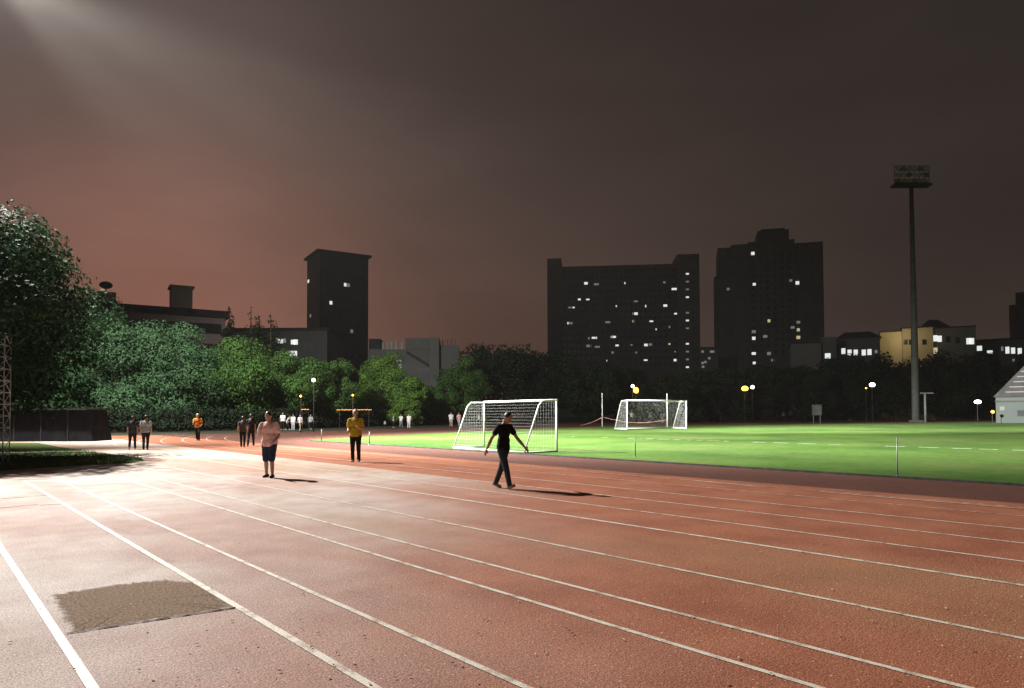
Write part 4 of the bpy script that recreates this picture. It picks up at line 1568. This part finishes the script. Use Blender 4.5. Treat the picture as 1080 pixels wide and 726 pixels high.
    hm.ell(hc + hr @ Vector((0, -.014 * q, .028 * q)), (.084 * q, .098 * q, .108 * q), hr, 20, 14)
    hm.ell(hc + hr @ Vector((0, -.05 * q, -.03 * q)), (.066 * q, .056 * q, .075 * q), hr, 14, 10)
    if long_hair:
        hm.ell(hc + hr @ Vector((0, -.07 * q, -.06 * q)), (.07 * q, .05 * q, .13 * q), hr)
    me = remesh(hm, .012, 2, 'hair')
    cut(me, hc + hr @ Vector((0, .05 * q, .05 * q)), hr @ Vector((0, .75, -.66)).normalized())
    link('hair', me, M[hair], body)
    if cap is not None:
        cm = MB()
        cm.ell(hc + hr @ Vector((0, -.006 * q, .05 * q)), (.094 * q, .108 * q, .096 * q), hr, 20, 12)
        me = cm.mesh('cap', True)
        cut(me, hc + hr @ Vector((0, 0, .05 * q)), hr @ Vector((0, 0, -1)))
        co = link('cap', me, cap, body)
        bmx = MB(); bmx.ell(hc + hr @ Vector((0, .115 * q, .052 * q)), (.07 * q, .07 * q, .01 * q), hr, 16, 6)
        bmx.build('brim', cap, co, True)
    if detail:
        for s in (-1, 1):
            e = MB(); e.ell(hc + hr @ Vector((s * .031 * q, .083 * q, .02 * q)), (.013 * q, .009 * q, .007 * q), hr, 10, 6)
            e.build('eye', M['eye'], body, True)
        e = MB(); e.ell(hc + hr @ Vector((0, .088 * q, -.05 * q)), (.024 * q, .008 * q, .007 * q), hr, 10, 6)
        e.build('mouth', M['lip'], body, True)
    return body, J


C_ = cloth
def pxh(x, yf, yt):
    p = gp(x, yf)
    return p, at(x, yt, p.y).z


# the three near men
p, h = pxh(531, 516, 433.5)
person(p, 122, h, dict(armL=(26, 20, 14, 0), armR=(-30, 16, 8, 0), legL=(-14, 10, 0), legR=(17, 4, -1), footL=-24, footR=16, lean=4, nod=26, turn=10, twist=8),
       'man in black T-shirt and dark jeans walking with bowed head', C_('black', (.012, .012, .013)), C_('jeans', (.035, .05, .065)), C_('grey_shoe', (.26, .25, .23)), detail=True, sleeve=.5, build=1.02, hem=-.05)
p, h = pxh(284, 504, 433.5)
person(p, 186, h, dict(armL=(-2, 14, 62, 12), armR=(14, 14, 112, 52), legL=(12, 16, 2), legR=(-5, 4, 3), footL=0, footR=-6, lean=3, nod=14),
       'stout man in pink T-shirt and dark shorts walking towards us', C_('pink', (.74, .45, .41)), C_('navy', (.03, .042, .08)), C_('black_shoe', (.02, .02, .02)), detail=True, sleeve=.55, shorts=True, build=1.2, hem=-.06)
p, h = pxh(375, 487.5, 431.5)
person(p, 176, h, dict(armL=(6, 10, 95, 30), armR=(-8, 12, 80, 18), legL=(9, 14, 2), legR=(-6, 4, 2), footL=0, footR=-8, lean=2, nod=8, turn=-12),
       'man in yellow T-shirt and black trousers with grey hair walking towards us', C_('yellow', (.42, .33, .03)), C_('black_trouser', (.014, .015, .016)), C_('grey_shoe', (.26, .25, .23)), 'hair_grey', detail=True, sleeve=.62, build=1.12, hem=-.05)
# walkers further off
p, h = pxh(139.5, 474.5, 438.5)
person(p, -24, h, WALK, 'walker in dark top with a pale sleeve beside the walker in light grey', C_('dark_green', (.04, .05, .048)), C_('charcoal', (.02, .02, .024)), C_('tan_shoe', (.4, .28, .24)), group='pair walking away on the bend', build=1.08)
p, h = pxh(153.5, 474.5, 437.5)
person(p, -24, h, WALK2, 'walker in a light grey T-shirt beside the walker in the dark top', C_('light_grey', (.3, .31, .33)), C_('charcoal', (.02, .02, .024)), C_('black_shoe', (.02, .02, .02)), group='pair walking away on the bend', build=1.12)
p, h = pxh(208.5, 465.5, 435.5)
person(p, 165, h, JOG, 'jogger in an orange vest over a yellow top running towards us', C_('orange_yellow', (.6, .33, .05)), C_('black_trouser', (.014, .015, .016)), C_('grey_shoe', (.26, .25, .23)), 'hair_grey', vest=C_('orange', (.62, .16, .03)))
p, h = pxh(256.0, 471.8, 438.5)
person(p, -15, h, WALK2, 'walker in black with a grey sleeve, left one of the dark couple', C_('slate', (.06, .065, .075)), C_('black_trouser', (.014, .015, .016)), C_('black_shoe', (.02, .02, .02)), group='dark couple behind the man in pink', build=1.0)
p, h = pxh(264.5, 471.0, 436.5)
person(p, -12, h, WALK, 'taller walker all in dark blue just behind the man in pink', C_('dark_blue', (.022, .027, .04)), C_('black_trouser', (.014, .015, .016)), C_('black_shoe', (.02, .02, .02)), group='dark couple behind the man in pink', build=1.1)

WHITE = C_('white', (.78, .79, .78))
DARK = C_('black_trouser', (.014, .015, .016))
KHAKI = C_('khaki', (.4, .34, .24))
PEACH = C_('peach', (.72, .4, .33))
BLUSH = C_('grey_blue', (.33, .38, .42))
SHOE = C_('white_shoe', (.6, .6, .6))
GF = 'distant people beyond the bend'
far_people = [
    (298.3, 452.3, 435.0, 175, STAND, WHITE, DARK, 'distant person in white top and dark trousers, first right of the man in pink', {}),
    (303.3, 452.5, 437.5, 95, WALK, WHITE, DARK, 'distant person in white bending forward, between two standing in white', dict(lean=22)),
    (309.2, 452.8, 437.0, 180, STAND, WHITE, C_('pale_trouser', (.5, .52, .55)), 'distant person in white with pale trousers, in the middle of the white group', {}),
    (316.8, 453.5, 437.0, 200, WALK2, WHITE, KHAKI, 'distant person in white top and khaki trousers in the white group', {}),
    (327.5, 452.0, 437.0, 150, WALK, BLUSH, DARK, 'distant walker in grey, last on the right of the white group', {}),
    (406.0, 450.5, 443.5, 180, STAND, BLUSH, DARK, 'small child in grey under the bright tree', {}),
    (415.2, 450.5, 436.8, 90, STAND, BLUSH, DARK, 'distant slim person in grey, first of the three under the bright tree', {}),
    (423.0, 450.0, 436.8, 180, WALK, WHITE, BLUSH, 'distant person in white, middle of the three under the bright tree', {}),
    (431.3, 451.0, 436.5, 180, STAND, WHITE, WHITE, 'distant person all in white, right of the three under the bright tree', {}),
    (475.8, 449.3, 434.8, 175, STAND, WHITE, C_('blush_trouser', (.6, .42, .38)), 'distant stout person in white shirt left of the near goal', dict(build=1.55)),
    (484.0, 449.3, 434.8, 190, WALK2, PEACH, C_('pale_trouser', (.5, .52, .55)), 'distant person in peach top at the left stay of the near goal', {}),
    (505.0, 448.5, 435.8, 90, WALK, WHITE, DARK, 'distant person in white behind the left post of the near goal', {}),
    (666.5, 445.8, 433.6, 180, STAND, WHITE, DARK, 'distant person in white just inside the left post of the far goal', {}),
    (685.5, 445.3, 434.5, 120, WALK, BLUSH, DARK, 'distant dim walker in grey seen through the middle of the far goal', {}),
    (698.5, 445.3, 433.8, 180, STAND, BLUSH, KHAKI, 'distant person in grey beside the ball net post in the far goal', {}),
    (739.5, 444.8, 433.2, 180, STAND, WHITE, DARK, 'distant slim person in white first right of the far goal', {}),
    (758.6, 444.6, 433.4, 175, STAND, WHITE, DARK, 'distant stout person in white under the dark trees right of the far goal', dict(build=1.4)),
    (826.0, 444.0, 433.2, 180, WALK, WHITE, DARK, 'distant person in white left of the square framed board', {}),
    (833.5, 443.8, 432.0, 180, STAND, BLUSH, DARK, 'distant person in grey next to the person in white by the board', {}),
    (849.5, 443.6, 432.2, 190, WALK2, WHITE, DARK, 'distant slim person in white immediately left of the square framed board', {}),
    (894.5, 443.2, 431.6, 180, STAND, WHITE, DARK, 'distant broad person in white at the far side under the white lamp', dict(build=1.4)),
    (939.5, 442.8, 431.8, 180, STAND, WHITE, DARK, 'distant person in white left of the foot of the floodlight mast', {}),
]
for x, yf, yt, fc, ps, tp_, bt, lab, ex in far_people:
    p, h = pxh(x, yf + (1.2 if x < 400 else .6), yt)
    ps = dict(ps)
    bld = ex.get('build', 1.15)
    if 'lean' in ex:
        ps['lean'] = ex['lean']
    person(p, fc, h, ps, lab, tp_, bt, SHOE, group=GF, build=bld, sleeve=.6)

hz = MB(); hz.box((0, 230, -1.0), (860, 600, 105))
hm_ = bpy.data.materials.new('haze'); hm_.use_nodes = True
hn = hm_.node_tree; hn.nodes.clear()
ho = hn.nodes.new('ShaderNodeOutputMaterial'); hv = hn.nodes.new('ShaderNodeVolumePrincipled')
hv.inputs['Color'].default_value = (1.0, .95, .9, 1)
hv.inputs['Density'].default_value = HAZE
hv.inputs['Anisotropy'].default_value = .3
hn.links.new(hv.outputs[0], ho.inputs['Volume'])
structure(hz.build('haze', hm_), 'stuff', 'thin night haze hanging over the sports ground')

# ------------------------------------------------------------------ sky and light
w = bpy.data.worlds.new('World')
scene.world = w
w.use_nodes = True
nt = w.node_tree
L = nt.links.new
bg = nt.nodes['Background']
tc = node(nt, 'ShaderNodeTexCoord')
nrm = node(nt, 'ShaderNodeVectorMath', operation='NORMALIZE')
L(tc.outputs['Generated'], nrm.inputs[0])
sep = node(nt, 'ShaderNodeSeparateXYZ')
L(nrm.outputs[0], sep.inputs[0])


def m2(op, a, b_=None, c=None, clamp=False):
    n = node(nt, 'ShaderNodeMath', operation=op)
    n.use_clamp = clamp
    for i, x in enumerate((a, b_, c)):
        if x is None:
            continue
        if isinstance(x, (int, float)):
            n.inputs[i].default_value = x
        else:
            L(x, n.inputs[i])
    return n.outputs[0]


def lobe(px, py, sharp):
    d = ray(px, py).normalized()
    dv = node(nt, 'ShaderNodeVectorMath', operation='DOT_PRODUCT')
    dv.inputs[1].default_value = d
    L(nrm.outputs[0], dv.inputs[0])
    # exp(sharp * (dot - 1))
    return m2('EXPONENT', m2('MULTIPLY', m2('SUBTRACT', dv.outputs['Value'], 1.0), sharp))


def colmul(fac, col):
    n = node(nt, 'ShaderNodeVectorMath', operation='SCALE')
    n.inputs[0].default_value = col
    if isinstance(fac, (int, float)):
        n.inputs['Scale'].default_value = fac
    else:
        L(fac, n.inputs['Scale'])
    return n.outputs[0]


def vadd(a, b_):
    n = node(nt, 'ShaderNodeVectorMath', operation='ADD')
    L(a, n.inputs[0]); L(b_, n.inputs[1])
    return n.outputs[0]


mp = node(nt, 'ShaderNodeMapping')
mp.inputs['Scale'].default_value = (1.0, 1.0, 3.2)
L(nrm.outputs[0], mp.inputs['Vector'])
cl = node(nt, 'ShaderNodeTexNoise', Scale=2.6, Detail=5.0, Roughness=0.5)
L(mp.outputs[0], cl.inputs['Vector'])
cloud = m2('MULTIPLY_ADD', cl.outputs['Fac'], 0.7, 0.65)
el = sep.outputs['Z']
low = m2('EXPONENT', m2('MULTIPLY', m2('MAXIMUM', el, 0.0), -6.5))
sky = colmul(1.0, (0.0262, 0.0205, 0.0182))
sky = vadd(sky, colmul(low, (0.028, 0.0135, 0.0085)))
glow = lobe(165, 345, 34.0)
sky = vadd(sky, colmul(glow, (0.18, 0.066, 0.043)))
glow2 = lobe(420, 400, 11.0)
sky = vadd(sky, colmul(glow2, (0.04, 0.016, 0.0085)))
mist = lobe(-40, -40, 9.0)  # glow around the floodlight, painted into the sky
sky = vadd(sky, colmul(mist, (0.04, 0.031, 0.028)))
cs = node(nt, 'ShaderNodeVectorMath', operation='SCALE')
L(sky, cs.inputs[0]); L(cloud, cs.inputs['Scale'])
# last trace of the daylight sky
nk = node(nt, 'ShaderNodeTexSky', sky_type='NISHITA')
nk.sun_disc = False
nk.sun_elevation = R(-4.0)
nk.sun_rotation = R(-120)
tr_ = node(nt, 'ShaderNodeVectorMath', operation='SCALE')
tr_.inputs['Scale'].default_value = 0.02
L(nk.outputs[0], tr_.inputs[0])
L(vadd(cs.outputs[0], tr_.outputs[0]), bg.inputs['Color'])
bg.inputs['Strength'].default_value = 1.0


def spot(target, energy, cone, blend, col=(1, .97, .93), size=.5, off=(0, 0, 0)):
    ld = bpy.data.lights.new('floodlight_beam', 'SPOT')
    ld.energy = energy
    ld.color = col
    ld.spot_size = R(cone)
    ld.spot_blend = blend
    ld.shadow_soft_size = size
    o = bpy.data.objects.new('floodlight_beam', ld)
    COL.objects.link(o)
    o.location = LAMP + Vector(off)
    d = (Vector(target) - o.location)
    o.rotation_euler = d.to_track_quat('-Z', 'Y').to_euler()
    return o


spot((1, 11, 0), 195000, 80, .6, off=(1.2, -1.1, .1), size=.3)
spot((19, 47, 0), 900000, 74, .9, off=(1.6, .8, .1))
spot((52, 76, 0), 2300000, 30, .9, off=(1.7, .5, .3))
spot((-18, 62, 0), 155000, 112, .7, off=(.5, 1.3, .2))

scene.view_settings.view_transform = 'Standard'
scene.view_settings.look = 'None'
scene.view_settings.exposure = 0.0
scene.view_settings.gamma = 1.0
scene.view_settings.use_curve_mapping = False
scene.render.engine = 'CYCLES'
scene.cycles.use_denoising = True
try:
    scene.cycles.denoiser = 'OPENIMAGEDENOISE'
except Exception:
    pass
scene.cycles.max_bounces = 6
scene.cycles.sample_clamp_indirect = 3.0
